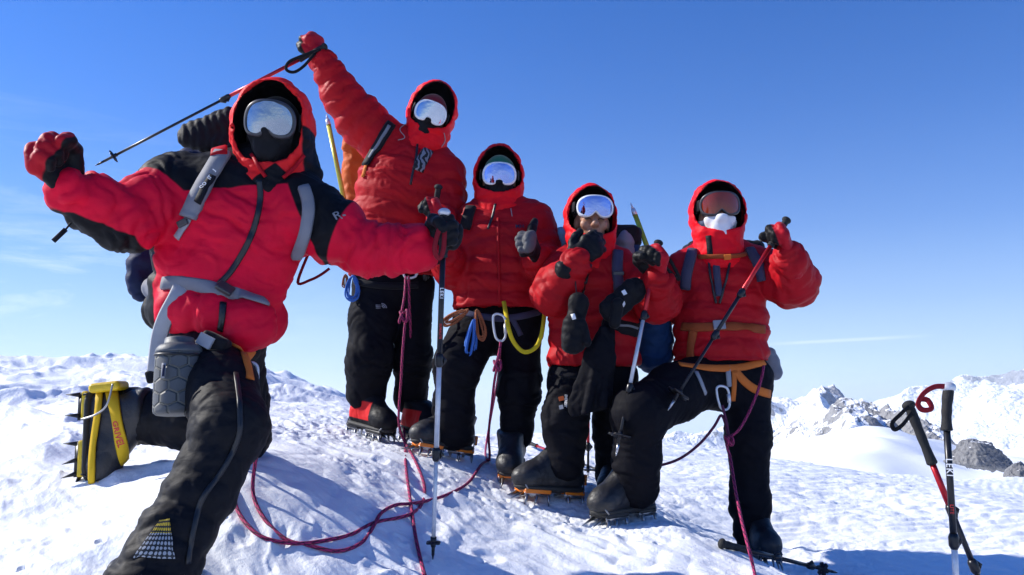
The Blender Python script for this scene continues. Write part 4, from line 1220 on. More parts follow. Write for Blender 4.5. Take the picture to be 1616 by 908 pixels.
g3l = glove(k3, W(850, 410, 3.72), (-.35, -.75, .55), (-.85, .35, -.1), True, m_gblk, 'thumb', 1.30, .042, patt, 1.15, thumb=[(.03, .036, .010), (.060, .066, .016), (.066, .105, .014), (.064, .138, .008)])
g3r = glove(k3, W(706, 404, 3.74), (-.2, -.8, .4), (-.9, .2, 0), False, m_gblk, 'relaxed', 1.05, .056, None, 1.15)
gboot(k3, 744, 716, 3.93, (-.86, -.50, .04), 1.06, m_boot, m_orp, m_steel, .16)
gboot(k3, 811, 738, 3.98, (-.08, -1, -.16), 1.06, m_boot, m_orp, m_steel, .16)
# ---- fourth climber: glove at the mouth
ax4 = head_axes(3, 2, 2)
k4, j4, t4, hd4, hc4 = standing('standing climber with a black glove pressed to the mouth and bare nose showing', W(925, 800, 3.7),
    (934, 352, 3.68), ax4, nrm((.02, -1, .05)),
    [(931, 408, 3.71, 42), (936, 450, 3.70, 64), (936, 510, 3.70, 66), (937, 588, 3.70, 74)], (893, 425, 3.72, 34), (975, 425, 3.71, 34),
    [(890, 428, 3.72, 35), (876, 462, 3.58, 37), (910, 414, 3.46, 25)], [(980, 430, 3.71, 34), (1038, 474, 3.58, 37), (1036, 445, 3.47, 27)],
    [(906, 598, 3.72, 39), (892, 655, 3.60, 33), (893, 730, 3.62, 29)], [(966, 598, 3.75, 38), (970, 665, 3.76, 30), (966, 748, 3.87, 26)],
    m_j4, (936, 580, 3.70), ((932, 347, 3.70), (.128, .145, .172), (.002, .008), (.108, .095), [((932, 385, 3.67), (932, 410, 3.68), .112, .118)]))
goggles(k4, hc4 + ax4[1] * .122 + ax4[2] * .045, tilt(ax4), .090, .049, m_lens_b, m_white, m_blk)
headwear('beanie', k4, hc4, ax4, .010, m_blk, beanie_keep(hc4, ax4, .03))
headwear('neck_gaiter', k4, hc4, ax4, .008, m_blk, [lambda P: (P - hc4) @ ax4[2] + .075])
# brows and half shut eyes between goggles and glove
for sx in (-1, 1):
    e0 = hc4 + ax4[0] * sx * .030 + ax4[1] * .0865 - ax4[2] * .004
    mb = MB(); mb.tube(spline([e0 + ax4[0] * x * .014 - ax4[1] * (x * x * .006) + ax4[2] * (.003 * (1 - x * x)) for x in (-1, -.5, 0, .5, 1)], 4), .0022, 6); mb.build('eyelash', m_zip, k4)
g4r = glove(k4, W(908, 412, 3.46), W(962, 364, 3.50) - W(908, 412, 3.46), (.30, .9, .25), False, m_gblk, 'flat', 1.15, .044, None, 1.2, curl=[(14, 26, 16), (16, 26, 16), (18, 28, 18), (22, 30, 18)])
g4l = glove(k4, W(1036, 440, 3.46), (-.05, -.45, .9), (-.75, -.5, -.1), True, m_glove, 'fist', 1.2, .046, mitt_pat, 1.3)
gboot(k4, 917, 806, 3.70, (-.88, -.45, .10), 1.12, m_boot, m_orp, m_steel, .18)
gboot(k4, 975, 800, 3.98, (-.25, -1, -.10), 1.06, m_boot, m_orp, m_steel, .18)
# ---- fifth climber: leg bent up the slope, amber goggles
ax5 = head_axes(-3, 4, -1)
k5, j5, t5, hd5, hc5 = standing('climber on the right with one knee bent, amber goggles and white patterned face buff', W(1110, 870, 3.7),
    (1131, 344, 3.74), ax5, nrm((-.02, -1, .05)),
    [(1135, 400, 3.79, 42), (1139, 445, 3.78, 64), (1138, 510, 3.78, 70), (1139, 578, 3.78, 76)], (1090, 425, 3.79, 35), (1188, 422, 3.79, 35),
    [(1086, 428, 3.8, 36), (1062, 475, 3.84, 34), (1035, 490, 3.95, 28)], [(1192, 424, 3.79, 36), (1250, 445, 3.66, 40), (1246, 408, 3.52, 28)],
    [(1112, 600, 3.76, 42), (1064, 620, 3.58, 44), (1008, 652, 3.42, 42), (1005, 720, 3.46, 33), (1004, 768, 3.50, 34)], [(1176, 600, 3.80, 40), (1181, 690, 3.75, 33), (1183, 780, 3.78, 27), (1185, 842, 3.80, 26)],
    m_j5, (1139, 571, 3.78), ((1132, 338, 3.76), (.138, .150, .168), (0, -.004), (.112, .096), [((1133, 380, 3.73), (1134, 402, 3.74), .116, .12)]))
goggles(k5, hc5 + ax5[1] * .124 + ax5[2] * .03, tilt(ax5), .104, .055, m_lens_o, m_dgrey, m_blk)
headwear('beanie', k5, hc5, ax5, .010, m_blk, beanie_keep(hc5, ax5, .03))
headwear('face_buff', k5, hc5, ax5, .010, m_wcloth, [lambda P: (P - hc5) @ ax5[2] + .018])
g5l = glove(k5, W(1246, 402, 3.50), (-.40, -.35, .85), (-.80, .30, -.35), True, m_glove, 'fist', 1.2, .048, mitt_pat, 1.3)
g5r = glove(k5, W(1033, 490, 3.96), (-1, .1, 0), (0, 1, 0), False, m_glove, 'relaxed', 1.1, .06, mitt_pat, 1.2)
gboot(k5, 1026, 838, 3.60, (-.80, -.62, .03), 1.12, m_boot, m_bsteel, m_steel, .2)
gboot(k5, 1184, 884, 3.90, (.02, -1, -.16), 1.06, m_boot, m_bsteel, m_steel, .18)
# ------------------------------------------------------------------ ground hits by sight line
def GH(px, py, up=0.0):
    d = ray(px, py); ts = np.concatenate([np.linspace(1.2, 9, 500)])
    p = ts[:, None] * (d / d[1]); p[:, 2] += CAMZ
    z = ground_h(p[:, 0], p[:, 1])
    k = np.argmax(p[:, 2] < z)
    q = p[k].copy(); q[2] = z[k] + up
    return q
# ------------------------------------------------------------------ trekking poles
m_red_al = plain('red_anodised', (0.45, 0.012, 0.02), 0.3, 0.5)
m_blk_al = plain('black_anodised', (0.015, 0.015, 0.018), 0.32, 0.3)
m_foam = plain('black_foam_grip', (0.010, 0.010, 0.011), 0.8, bump=.3, scale=200)
m_strapb = nylon('black_webbing', (0.010, 0.010, 0.012), None, .7, .2, 0)
m_strapr = nylon('red_black_webbing', (0.22, 0.012, 0.02), None, .7, .2, 0)
m_wtext = plain('white_print', (0.8, 0.8, 0.8), .5)
m_rtext = plain('red_print', (0.6, 0.03, 0.03), .5)
m_ltip = plain('tip_steel', (0.55, 0.55, 0.57), .3, 1.0)
POLES = 'trekking poles of the party'
def pole(label, top, tip, cols, splits=(.40, .72), grip=.15, r=.0095, basket=.045, knob=m_foam, strap=None, strap_mat=None, bk=.10, shape='disc', text=None, bend=None, sw=.016):
    """telescopic pole: grip with knob, three shaft sections with clamp locks, basket, carbide tip"""
    top, tip = np.asarray(top, float), np.asarray(tip, float); Ld = np.linalg.norm(tip - top); D = (tip - top) / Ld
    o = thing('trekking_pole', label, 'trekking pole', tip, POLES)
    P = lambda t: top + D * Ld * t
    side = nrm(np.cross(D, (0, 1, 0)) if abs(D[1]) < .9 else np.cross(D, (1, 0, 0)))
    g0 = grip / Ld
    m = MB(); ts = np.array([0.02, .1, .25, .4, .55, .7, .85, .97, 1.0]); rs = np.array([.014, .015, .0155, .0135, .0145, .013, .0145, .0165, .011])
    pts = np.array([P(g0 * t) for t in ts]); off = np.array([0, 0, 0, .0, .0, .0, .0, .0, 0])[:, None] * side
    if bend is not None: pts = pts + np.outer(bend * (1 - ts) ** 2, side)
    m.tube(spline(pts, 4), np.interp(np.linspace(0, 8, len(spline(pts, 4))), np.arange(9), rs), 12); m.build('grip', m_foam, o)
    kt = pts[0]
    S = Solid([(.006, [Ell(kt - D * .004, (.021, .017, .015), (side, np.cross(D, side), D))])]); solid('knob', S, .004, knob, o)
    a, b = splits
    for t0, t1, mt, rr in ((g0 * .95, a, cols[0], r), (a, b, cols[1], r * .88), (b, 1 - .05 / Ld, cols[2], r * .72)):
        if t1 > t0: MB().tube([P(t0), P((t0 + t1) / 2), P(t1)], rr, 12).build('shaft', mt, o)
    for t in (a, b):
        q = MB(); q.tube([P(t) - D * .022, P(t) - D * .012, P(t) + D * .012, P(t) + D * .022], [r * 1.1, r * 1.5, r * 1.5, r * 1.0], 12)
        q.tube([P(t) + side * r * 1.2 - D * .014, P(t) + side * r * 2.1, P(t) + side * r * 1.2 + D * .014], [.003, .006, .003], 8)
        q.build('clamp_lock', m_blk_al, o)
    q = MB(); q.tube([P(1) - D * .055, P(1) - D * .015], [.0065, .005], 10); q.cone(P(1) - D * .016, P(1), .0042, .0012); q.build('tip', m_ltip if shape != 'disc' else m_blk_al, o)
    if basket:
        c = P(1) - D * bk; u = side; v = np.cross(D, side); n = 48
        th = np.linspace(0, 2 * np.pi, n, endpoint=False)
        rad = basket * (1 - (.30 * np.maximum(0, np.cos(th * (6 if shape == 'disc' else 5)) - .1) if True else 0))
        v_, f_ = [], []
        for k, (dz, sc) in enumerate(((-.006, .25), (-.002, .97), (.003, 1.0), (.004, .25))):
            for t, rr in zip(th, rad): v_.append(c + D * dz + sc * rr * (u * math.cos(t) + v * math.sin(t)))
        for k in range(3):
            for j in range(n): f_.append([k * n + j, k * n + (j + 1) % n, (k + 1) * n + (j + 1) % n, (k + 1) * n + j])
        q = MB(); q.add(v_, f_); q.tube([c - D * .018, c + D * .014], [.010, .008], 10); q.build('basket', m_blk_al, o)
    if strap is not None:
        p = spline(strap, 8, False); T = np.gradient(p, axis=0); nn = np.cross(T, np.cross(T, np.array([0, 1.0, 0.3]))); nn /= np.linalg.norm(nn, axis=1)[:, None] + 1e-9
        q = MB(); ribbon(q, p, nn, sw, .002); q.build('wrist_strap', strap_mat or m_strapb, o)
    if text:
        for tx, t, size, mt in text:
            tocam = nrm(np.array([0, 0, CAMZ]) - P(t)); tocam = nrm(tocam - D * tocam.dot(D)); up = np.cross(tocam, D)
            letters('lettering', tx, size, P(t) + tocam * (r + .0008), D, up, mt, o, .0004, .0003, 1.15)
    return o
pole('red and black pole held out by the raised arm of the tall climber', W(512, 74, 3.97), W(150, 262, 3.86), (m_red_al, m_blk_al, m_blk_al), (.44, .452), basket=.034, bk=.10,
     strap=[W(506, 78, 3.95), W(478, 88, 3.93), W(456, 98, 3.92), W(452, 110, 3.92), W(464, 114, 3.92), W(480, 104, 3.93), W(497, 84, 3.95)])
pole('dark and silver pole planted upright in the snow by the kneeling climber', W(701, 336, 2.575), GH(683, 884), (m_blk_al, m_silver, m_silver), (.43, .70), knob=m_silver, basket=.024, bk=.055,
     text=[('LEKI', .235, .017, m_wtext), ('SUMALITE', .345, .010, m_rtext)], strap=[W(700, 345, 2.56), W(690, 372, 2.54), W(686, 395, 2.54), W(693, 408, 2.55), W(700, 392, 2.55), W(702, 350, 2.56)], strap_mat=m_strapr)
pole('thin red and dark pole held low by the tallest climber, behind the rope', W(692, 296, 3.84), GH(632, 692), (m_red_al, m_blk_al, m_silver), (.33, .66), basket=.03)
pole('red topped pole with wide basket, held by the climber with the covered mouth', W(1039, 384, 3.47), W(972, 720, 3.30), (m_red_al, m_silver, m_blk_al), (.36, .70), basket=.05, shape='snow', bk=.085,
     strap=[W(1042, 395, 3.44), W(1058, 412, 3.44), W(1072, 440, 3.46), W(1064, 436, 3.45), W(1048, 420, 3.43)])
pole('red topped pole slanting across the body of the climber with amber goggles', W(1241, 348, 3.48), W(1054, 648, 3.34), (m_red_al, m_blk_al, m_blk_al), (.40, .62), basket=.05, shape='snow', bk=.085)
def foot(px, py, Y):
    p = W(px, py, Y); p[2] = ground_z(p[0], p[1]) - .02; return p
pole('upright planted pole with an angled silver topped black grip, right of the group', W(1490, 612, 2.35), foot(1516, 1026, 2.37), (m_blk_al, m_silver, m_silver), (.575, .80), grip=.125, knob=m_silver, basket=.024, bk=.055, bend=.014,
     text=[('LEKI', .30, .024, m_wtext), ('LITE', .455, .013, m_rtext)], strap=[W(1490, 610, 2.33), W(1474, 611, 2.32), W(1458, 621, 2.315), W(1449, 637, 2.315), W(1456, 647, 2.315), W(1470, 645, 2.32), W(1464, 632, 2.325), W(1452, 630, 2.33)], strap_mat=m_strapr, sw=.016)
pole('planted pole leaning against the upright one, with a hanging black and red wrist loop', W(1434, 640, 2.52), foot(1584, 987, 2.48), (m_red_al, m_blk_al, m_blk_al), (.46, .69), grip=.19, basket=.03, bk=.06,
     strap=[W(1434, 642, 2.50), W(1420, 655, 2.49), W(1408, 668, 2.485), W(1412, 678, 2.485), W(1424, 671, 2.49), W(1436, 656, 2.50), W(1439, 652, 2.505)], sw=.014)
pole('dark pole lying flat on the snow at the feet of the climber with amber goggles', GH(1140, 869, .02), GH(1322, 912, .02), (m_blk_al, m_blk_al, m_blk_al), (.45, .75), basket=.03)
t_ = GH(928, 758)
pole('red pole standing behind the legs of the climber with the covered mouth', W(929, 505, t_[1]), t_, (m_red_al, m_red_al, m_blk_al), (.4, .80), basket=.045, bk=.05, shape='snow')
pole('pole lying on the snow behind the boots, its black grip nearest the thumbs-up climber', GH(836, 706, .03), GH(958, 756, .03), (m_red_al, m_blk_al, m_blk_al), (.35, .7), basket=.03)
# ------------------------------------------------------------------ ice axes carried spike up
m_lime = plain('lime_anodised', (0.40, 0.50, 0.05), 0.35, 0.4)
m_gold = plain('yellow_green_anodised', (0.50, 0.46, 0.06), 0.35, 0.4)
def ice_axe(label, spike, head, mat):
    spike, head = np.asarray(spike, float), np.asarray(head, float); D = nrm(head - spike)
    o = thing('ice_axe', label, 'ice axe', head, None)
    X = nrm(np.cross(D, (0, 1, 0)))
    MB().tube([spike + D * .05, spike + D * .3, head], .013, 14, flat=(1, .62), up=X).build('shaft', mat, o)
    q = MB(); q.tube([spike + D * .07, spike + D * .035], [.0145, .011], 12); q.cone(spike + D * .04, spike, .009, .0012); q.build('spike', m_silver, o)
    q = MB(); pk = spline([head, head + X * .06 + D * .004, head + X * .12 - D * .012, head + X * .165 - D * .04], 6); q.tube(pk, np.linspace(.014, .003, len(pk)), 8, flat=(1, .3), up=D)
    ad = spline([head, head - X * .04, head - X * .085 - D * .018], 5); q.tube(ad, np.linspace(.012, .026, len(ad)), 8, flat=(.25, 1), up=D); q.build('head', m_steel, o)
    return o
ice_axe('yellow green ice axe strapped spike up beside the orange backpack', W(515, 180, 4.30), W(547, 335, 4.22), m_gold)
ice_axe('lime green ice axe pointing spike up behind the climber with the covered mouth', W(995, 320, 3.98), W(1046, 455, 3.93), m_lime)
# ------------------------------------------------------------------ backpacks
m_packn = nylon('navy_pack_cloth', (0.012, 0.02, 0.06), None, .6, .35, .05)
m_packg = nylon('grey_pack_webbing', (0.20, 0.205, 0.23), None, .65, .3, .05, crease=.3)
m_packo = nylon('burnt_orange_pack_cloth', (0.50, 0.10, 0.02), None, .6, .4, .05)
m_packb = nylon('blue_pack_cloth', (0.010, 0.04, 0.12), None, .6, .4, .05)
m_packl = nylon('light_blue_cloth', (0.18, 0.38, 0.52), None, .6, .4, .05)
m_packk = nylon('black_pack_cloth', (0.010, 0.010, 0.013), None, .65, .35, .05)
m_packv = nylon('slate_violet_strap', (0.055, 0.055, 0.095), None, .65, .3, .05, crease=.3)
m_brown = nylon('rust_brown_webbing', (0.30, 0.065, 0.02), None, .65, .2, .02, crease=.2)
m_hor = nylon('orange_harness_webbing', (0.62, 0.16, 0.03), None, .65, .25, .02, crease=.2)
m_gbelt = nylon('grey_belt_webbing', (0.30, 0.31, 0.34), None, .65, .2, .02, crease=.2)
def backpack(label, c, hx, hz, hy, mat, lid_mat=None, lean=0.0):
    o = thing('backpack', label, 'backpack', c)
    ax = [(1, 0, lean), (0, 1, 0), (-lean, 0, 1)]
    S = Solid([(.05, [Box(c, (hx, hy, hz), ax, .07, .16, .006, .006), Ell(c - np.array([0, 0, hz * .45]), (hx * 1.04, hy * 1.1, hz * .5), ax, .12, .005, .006)])])
    b = cloth('pack_body', S, .011, mat, o, .004)
    S = Solid([(.04, [Box(c + np.array([-lean * hz, 0, hz * .93]), (hx * 1.02, hy * 1.05, hz * .22), ax, .05, .1, .006, .006)])])
    cloth('pack_lid', S, .010, lid_mat or mat, o, .004)
    return o
def on(parent, skins, pix, w, mat, name, th=.005, off=.004):
    p, n = lay(skins, pix, 5, off); mb = MB(); ribbon(mb, p, n, w, th); return mb.build(name, mat, parent)
def slab(parent, skins, px, py, w, h, ang, mat, name, th=.012, off=.004):
    """a small buckle or badge sitting flat on a garment"""
    hh = hit(skins, px, py); n = hh[1] if hh[1] @ ray(px, py) < 0 else -hh[1]
    r = nrm(np.array([math.cos(ang), 0, math.sin(ang)]) - n * np.dot(n, (math.cos(ang), 0, math.sin(ang)))); u = np.cross(n, r)
    mb = MB(); mb.box(hh[0] + n * (off + th / 2), r, u, n, w / 2, h / 2, th / 2); o = mb.build(name, mat, parent, False)
    md = o.modifiers.new('bevel', 'BEVEL'); md.width = min(w, h, th) * .3; md.segments = 2
    return o, hh[0] + n * (off + th), n, r, u
b1p = backpack('navy and grey backpack on the back of the kneeling climber', W(365, 365, 3.02), .19, .27, .11, m_packn)
cloth('side_pocket', Solid([(.03, [Ell(W(224, 432, 2.86), (M(22, 2.86), .07, M(46, 2.86)), None, .08, .006, .004), Ell(W(248, 405, 2.88), (M(40, 2.88), .07, M(42, 2.88)), None, .08, .004, .004)])]), .008, m_packn, b1p, .004)
cloth('hip_wing', Solid([(.03, [Cone(W(245, 455, 2.80), W(300, 452, 2.62), M(20, 2.8), M(17, 2.62), .9, (0, 1, 0), 0, .06, .003)])]), .007, m_packg, b1p, .002)
on(b1p, [j1, hd1], [(352, 244), (338, 268), (322, 295), (308, 322), (298, 345)], .062, m_packg, 'shoulder_strap', .016)
on(b1p, [j1], [(340, 282), (328, 300), (318, 322)], .030, m_packk, 'strap_panel', .004, .021)
on(b1p, [j1], [(298, 345), (290, 360), (280, 376)], .028, m_gbelt, 'strap_tail', .004)
slab(b1p, [j1], 292, 352, .038, .022, .4, m_dgrey, 'strap_buckle', .012, .008)
on(b1p, [j1, hd1], [(349, 240), (347, 252)], .055, m_j5, 'strap_patch', .004, .018)
on(b1p, [j1], [(480, 298), (487, 325), (484, 360), (474, 392), (466, 404)], .042, m_packg, 'shoulder_strap', .014)
on(b1p, [j1], [(258, 448), (285, 446), (320, 452), (352, 460), (392, 470), (418, 478)], .048, m_packg, 'hip_belt', .008)
slab(b1p, [j1], 352, 461, .055, .042, -.25, m_dgrey, 'hip_buckle', .016, .01)
p_ = [W(288, 448, 2.54), W(278, 470, 2.52), W(262, 500, 2.53), W(252, 530, 2.56), W(246, 575, 2.58), W(243, 590, 2.60)]
mb = MB(); ribbon(mb, spline(p_, 5), [(.2, -1, .1)] * 26, .052, .004); mb.build('belt_end', m_gbelt, b1p)
mb = MB(); mb.box(W(248, 592, 2.60), (1, 0, .3), (0, 1, 0), (-.3, 0, 1), .034, .012, .020); q = mb.build('belt_pocket', m_packk, b1p, False); md = q.modifiers.new('bevel', 'BEVEL'); md.width = .008; md.segments = 3
for i, ch in enumerate(['C', 'O', 'L', 'T', 'J']):
    x, y = 322 + i * 5.2, 306 - i * 7.2
    hh = hit([j1], x, y); n = hh[1]; r = nrm(np.array([.56, 0, .82]) - n * np.dot(n, (.56, 0, .82)))
    letters('lettering', ch, .018, hh[0] + n * .0285, r, np.cross(n, r), m_wtext, b1p, .0004, .0004)
b2p = backpack('burnt orange backpack on the tallest climber', W(600, 300, 4.45), M(58, 4.45), .26, .13, m_packo)
on(b2p, [j2], [(617, 196), (607, 212), (597, 230), (586, 248), (578, 262)], .055, m_packk, 'shoulder_strap', .012)
on(b2p, [j2], [(613, 200), (604, 218), (594, 237), (585, 252)], .018, m_packg, 'strap_panel', .003, .016)
on(b2p, [j2], [(578, 262), (576, 270), (573, 280)], .022, m_hor, 'strap_tail', .004)
b3p = backpack('black backpack on the thumbs-up climber', W(786, 420, 4.28), M(62, 4.28), .28, .12, m_packk)
on(b3p, [j3], [(744, 328), (738, 345), (734, 362)], .06, m_packk, 'shoulder_strap', .014)
b4p = backpack('blue and black backpack on the climber with the covered mouth', W(948, 455, 4.02), M(62, 4.02), .27, .12, m_packb, m_packk)
cloth('side_pocket', Solid([(.03, [Cone(W(1030, 525, 3.86), W(1030, 560, 3.86), M(32, 3.86), M(30, 3.86), 1, None, 0, .09, .006, .006)])]), .009, m_packb, b4p, .004)
cloth('lid_pocket', Solid([(.03, [Ell(W(985, 392, 3.92), (M(17, 3.92), .07, M(30, 3.92)), None, .08, .005, .004)])]), .008, m_packg, b4p, .004)
cloth('lid_cover', Solid([(.03, [Ell(W(886, 378, 3.95), (M(12, 3.95), .05, M(20, 3.95)), None, .08, .005, .004)])]), .008, m_packl, b4p, .004)
on(b4p, [j4], [(975, 398), (974, 425), (976, 455), (984, 478)], .052, m_packv, 'shoulder_strap', .014)
slab(b4p, [j4], 976, 432, .05, .018, 0, m_dgrey, 'strap_buckle', .01, .014)
on(b4p, [j4], [(950, 508), (978, 516), (1004, 522)], .075, m_packk, 'hip_belt', .012)
on(b4p, [j4], [(955, 506), (985, 512), (1003, 516)], .012, m_packg, 'belt_webbing', .003, .017)
b5p = backpack('dark backpack with slate straps on the climber with amber goggles', W(1142, 480, 4.12), M(60, 4.12), .28, .12, m_packk)
on(b5p, [j5, hd5], [(1093, 396), (1088, 415), (1083, 436), (1082, 456)], .052, m_packv, 'shoulder_strap', .014)
on(b5p, [j5, hd5], [(1182, 394), (1193, 410), (1201, 428), (1204, 444)], .050, m_packv, 'shoulder_strap', .014)
on(b5p, [j5, hd5], [(1104, 405), (1125, 404), (1150, 404), (1176, 402)], .022, m_brown, 'sternum_strap', .005, .008)
slab(b5p, [hd5, j5], 1147, 404, .034, .026, .1, m_hor, 'sternum_buckle', .01, .010)
on(b5p, [j5], [(1076, 516), (1100, 517), (1135, 516), (1170, 516), (1206, 520)], .042, m_brown, 'hip_belt', .006)
slab(b5p, [j5], 1135, 515, .055, .045, 0, m_gbelt, 'hip_buckle', .014, .008)
on(b5p, [j5], [(1094, 522), (1091, 545), (1090, 568)], .040, m_brown, 'belt_tail', .005, .006)
cloth('hip_wing', Solid([(.03, [Cone(W(1212, 562, 3.92), W(1222, 588, 3.92), M(14, 3.9), M(13, 3.9), 1, None, 0, .06, .004)])]), .008, m_packg, b5p, .003)
# quilted black jacket bundled on top of the pack
bun = thing('folded_jacket', 'black quilted down jacket bundled over the pack beside the kneeling climber', 'jacket', W(325, 225, 2.82))
cloth('quilted_shell', Solid([(.03, [Cone(W(300, 212, 2.80), W(362, 196, 2.80), M(19, 2.8), M(26, 2.8), 1, None, 0, .030, .006, .003), Cone(W(295, 222, 2.78), W(375, 232, 2.80), M(11, 2.78), M(24, 2.8), 1, None, 0, .030, .005, .003), Cone(W(350, 192, 2.84), W(380, 225, 2.84), M(18, 2.84), M(24, 2.84), 1, None, 0, .030, .005)])]), .006, m_packk, bun, .003)
# ------------------------------------------------------------------ things hanging on the climbers
pouch = thing('bottle_pouch', 'grey insulated bottle pouch with hexagon quilting and grey lid', 'bottle pouch', W(280, 660, 2.42))
m_pouch, hn, hl, hb_ = newmat('grey_hexagon_cloth')
m_pouch_lid = plain('pouch_lid_grey', (0.075, 0.082, 0.09), .55, bump=.25, scale=80)
ta = hn.new('ShaderNodeAttribute'); ta.attribute_name = 'ta'; an = hn.new('ShaderNodeAttribute'); an.attribute_name = 'an'
ma = hn.new('ShaderNodeMath'); ma.operation = 'MULTIPLY'; ma.inputs[1].default_value = 8.0; hl.new(an.outputs['Fac'], ma.inputs[0])
mb_ = hn.new('ShaderNodeMath'); mb_.operation = 'MULTIPLY'; mb_.inputs[1].default_value = 24.0; hl.new(ta.outputs['Fac'], mb_.inputs[0])
cx = hn.new('ShaderNodeCombineXYZ'); hl.new(ma.outputs[0], cx.inputs['X']); hl.new(mb_.outputs[0], cx.inputs['Y'])
def _m(op, a, b=None, c=None):
    x = hn.new('ShaderNodeMath'); x.operation = op
    for i, q in enumerate((a, b, c)):
        if q is None: continue
        if isinstance(q, (int, float)): x.inputs[i].default_value = q
        else: hl.new(q, x.inputs[i])
    return x.outputs[0]
# hexagonal cells: distance to the nearest of two interleaved lattices
u_, v_ = ma.outputs[0], mb_.outputs[0]
def cell(ou, ov):
    fu = _m('SUBTRACT', _m('FRACT', _m('ADD', u_, ou)), .5); fv = _m('MULTIPLY', _m('SUBTRACT', _m('FRACT', _m('ADD', _m('MULTIPLY', v_, .5774), ov)), .5), 1.732)
    au, av = _m('ABSOLUTE', fu), _m('ABSOLUTE', fv)
    return _m('MAXIMUM', au, _m('ADD', _m('MULTIPLY', au, .5), _m('MULTIPLY', av, .866)))
hx = _m('MINIMUM', cell(0.0, 0.0), cell(.5, .5))
ln = hn.new('ShaderNodeMapRange'); ln.inputs['From Min'].default_value = .40; ln.inputs['From Max'].default_value = .49; hl.new(hx, ln.inputs['Value'])
hm = hn.new('ShaderNodeMix'); hm.data_type = 'RGBA'; hm.inputs['A'].default_value = (.075, .08, .084, 1); hm.inputs['B'].default_value = (.12, .12, .10, 1); hl.new(ln.outputs['Result'], hm.inputs['Factor']); hl.new(hm.outputs['Result'], hb_.inputs['Base Color'])
hbp = hn.new('ShaderNodeBump'); hbp.invert = True; hbp.inputs['Strength'].default_value = .9; hbp.inputs['Distance'].default_value = .006; hl.new(ln.outputs['Result'], hbp.inputs['Height']); hl.new(hbp.outputs['Normal'], hb_.inputs['Normal']); hb_.inputs['Roughness'].default_value = .6
pt, pb = W(283, 556, 2.42), W(279, 655, 2.40)
D = nrm(pb - pt); hL = np.linalg.norm(pb - pt); rr = M(35, 2.41)
ts = [0, .02, .06, .2, .5, .8, .94, .985, 1.0]; rs = [.9, .98, 1, 1.01, 1.02, 1.01, 1.0, .96, .86]
MB().tube([pt + D * hL * t for t in np.linspace(0, 1, 33)], np.interp(np.linspace(0, 1, 33), ts, rs) * rr, 48).build('pouch_body', m_pouch, pouch)
lt = [(-.235, .50), (-.225, .60), (-.20, .64), (-.13, .66), (-.12, .72), (-.10, .86), (-.06, .96), (-.005, 1.02), (.03, 1.03), (.035, .98)]
MB().tube([pt + D * hL * t for t, _ in lt], np.array([r for _, r in lt]) * rr, 40).build('lid', m_pouch_lid, pouch)
MB().tube(np.array([pt + D * hL * .045 + rr * 1.02 * np.array([math.cos(a), math.sin(a), 0]) for a in np.linspace(0, 6.2832, 40)]), .004, 6, False).build('lid_zip', m_zip, pouch)
hp = W(258, 585, 2.335); MB().box(hp, (1, 0, 0), (0, 1, 0), (0, 0, 1), .0055, .002, .022).build('pouch_label', m_gbelt, pouch)
hp2 = W(258, 585, 2.331); MB().box(hp2, (1, 0, 0), (0, 1, 0), (0, 0, 1), .003, .002, .017).build('label_print', m_packn, pouch)
case = thing('camera_case', 'small black case with a grey flap clipped at the waist above the bottle pouch', 'case', W(335, 570, 2.50))
ax_ = [nrm((.86, -.1, -.42)), nrm((.1, 1, .05)), nrm((.42, 0, .86))]
cloth('case_body', Solid([(.01, [Box(W(337, 548, 2.46), (.042, .026, .040), ax_, .012, .05, .001)])]), .005, m_packk, case, .001)
MB().box(W(324, 538, 2.425), ax_[0], ax_[1], ax_[2], .024, .005, .018).build('case_flap', m_gbelt, case, False)
def coil(name, label, c, w, h, r, mat, n, cat='cord coil', ang=0.0, seed=1):
    """a hank of cord: many slightly different loops bound at the top, one continuous cord"""
    rg = random.Random(seed); P = []
    X = np.array([math.cos(ang), .25, math.sin(ang)]); Z = np.array([-math.sin(ang), 0, math.cos(ang)]); Y = np.array([0, 1, 0])
    for i in range(n):
        ww, dy, dh = w * rg.uniform(.35, 1.0), rg.uniform(-.022, .022), rg.uniform(.75, 1.0)
        for t in np.linspace(0, 2 * np.pi, 9)[:-1]:
            s_ = math.sin(t); z = (math.cos(t) - 1) / 2 * h * dh
            P.append(c + X * s_ * ww * (.35 + .65 * (-z / h)) + Z * z + Y * dy + np.array([rg.uniform(-.003, .003)] * 3))
    o = MB().tube(spline(P, 4), r, 6).build(name, mat)
    return tag(o, label, cat)
m_bcord = rope_mat('blue_cord', (0.02, 0.10, 0.42), (0.05, 0.2, 0.6), 2, .01)
m_ocord = rope_mat('orange_brown_cord', (0.42, 0.13, 0.04), (0.2, 0.05, 0.02), 2, .012)
coil('cord_coil', 'hank of blue cord hanging at the hip of the tallest climber', W(557, 436, 3.98), M(16, 3.98), M(42, 3.98), .0035, m_bcord, 9, seed=2)
coil('cord_coil', 'hank of tan cord beside the blue one at the hip of the tallest climber', W(545, 434, 4.0), M(7, 3.98), M(22, 3.98), .0035, m_ocord, 5, seed=3)
coil('cord_coil', 'hank of blue cord hanging from the harness of the thumbs-up climber', W(748, 505, 3.70), M(13, 3.7), M(70, 3.7), .004, m_bcord, 9, ang=-.15, seed=4)
coil('cord_coil', 'longer hank of orange cord draped across the harness of the thumbs-up climber', W(738, 490, 3.74), M(12, 3.7), M(48, 3.7), .004, m_ocord, 8, ang=-1.05, seed=5)
coil('cord_coil', 'short hank of orange cord next to the blue hank on the thumbs-up climber', W(752, 490, 3.72), M(14, 3.7), M(55, 3.7), .004, m_ocord, 7, ang=.2, seed=6)
m_ysl = nylon('yellow_sling_webbing', (0.62, 0.47, 0.02), None, .65, .2, 0, crease=.2)
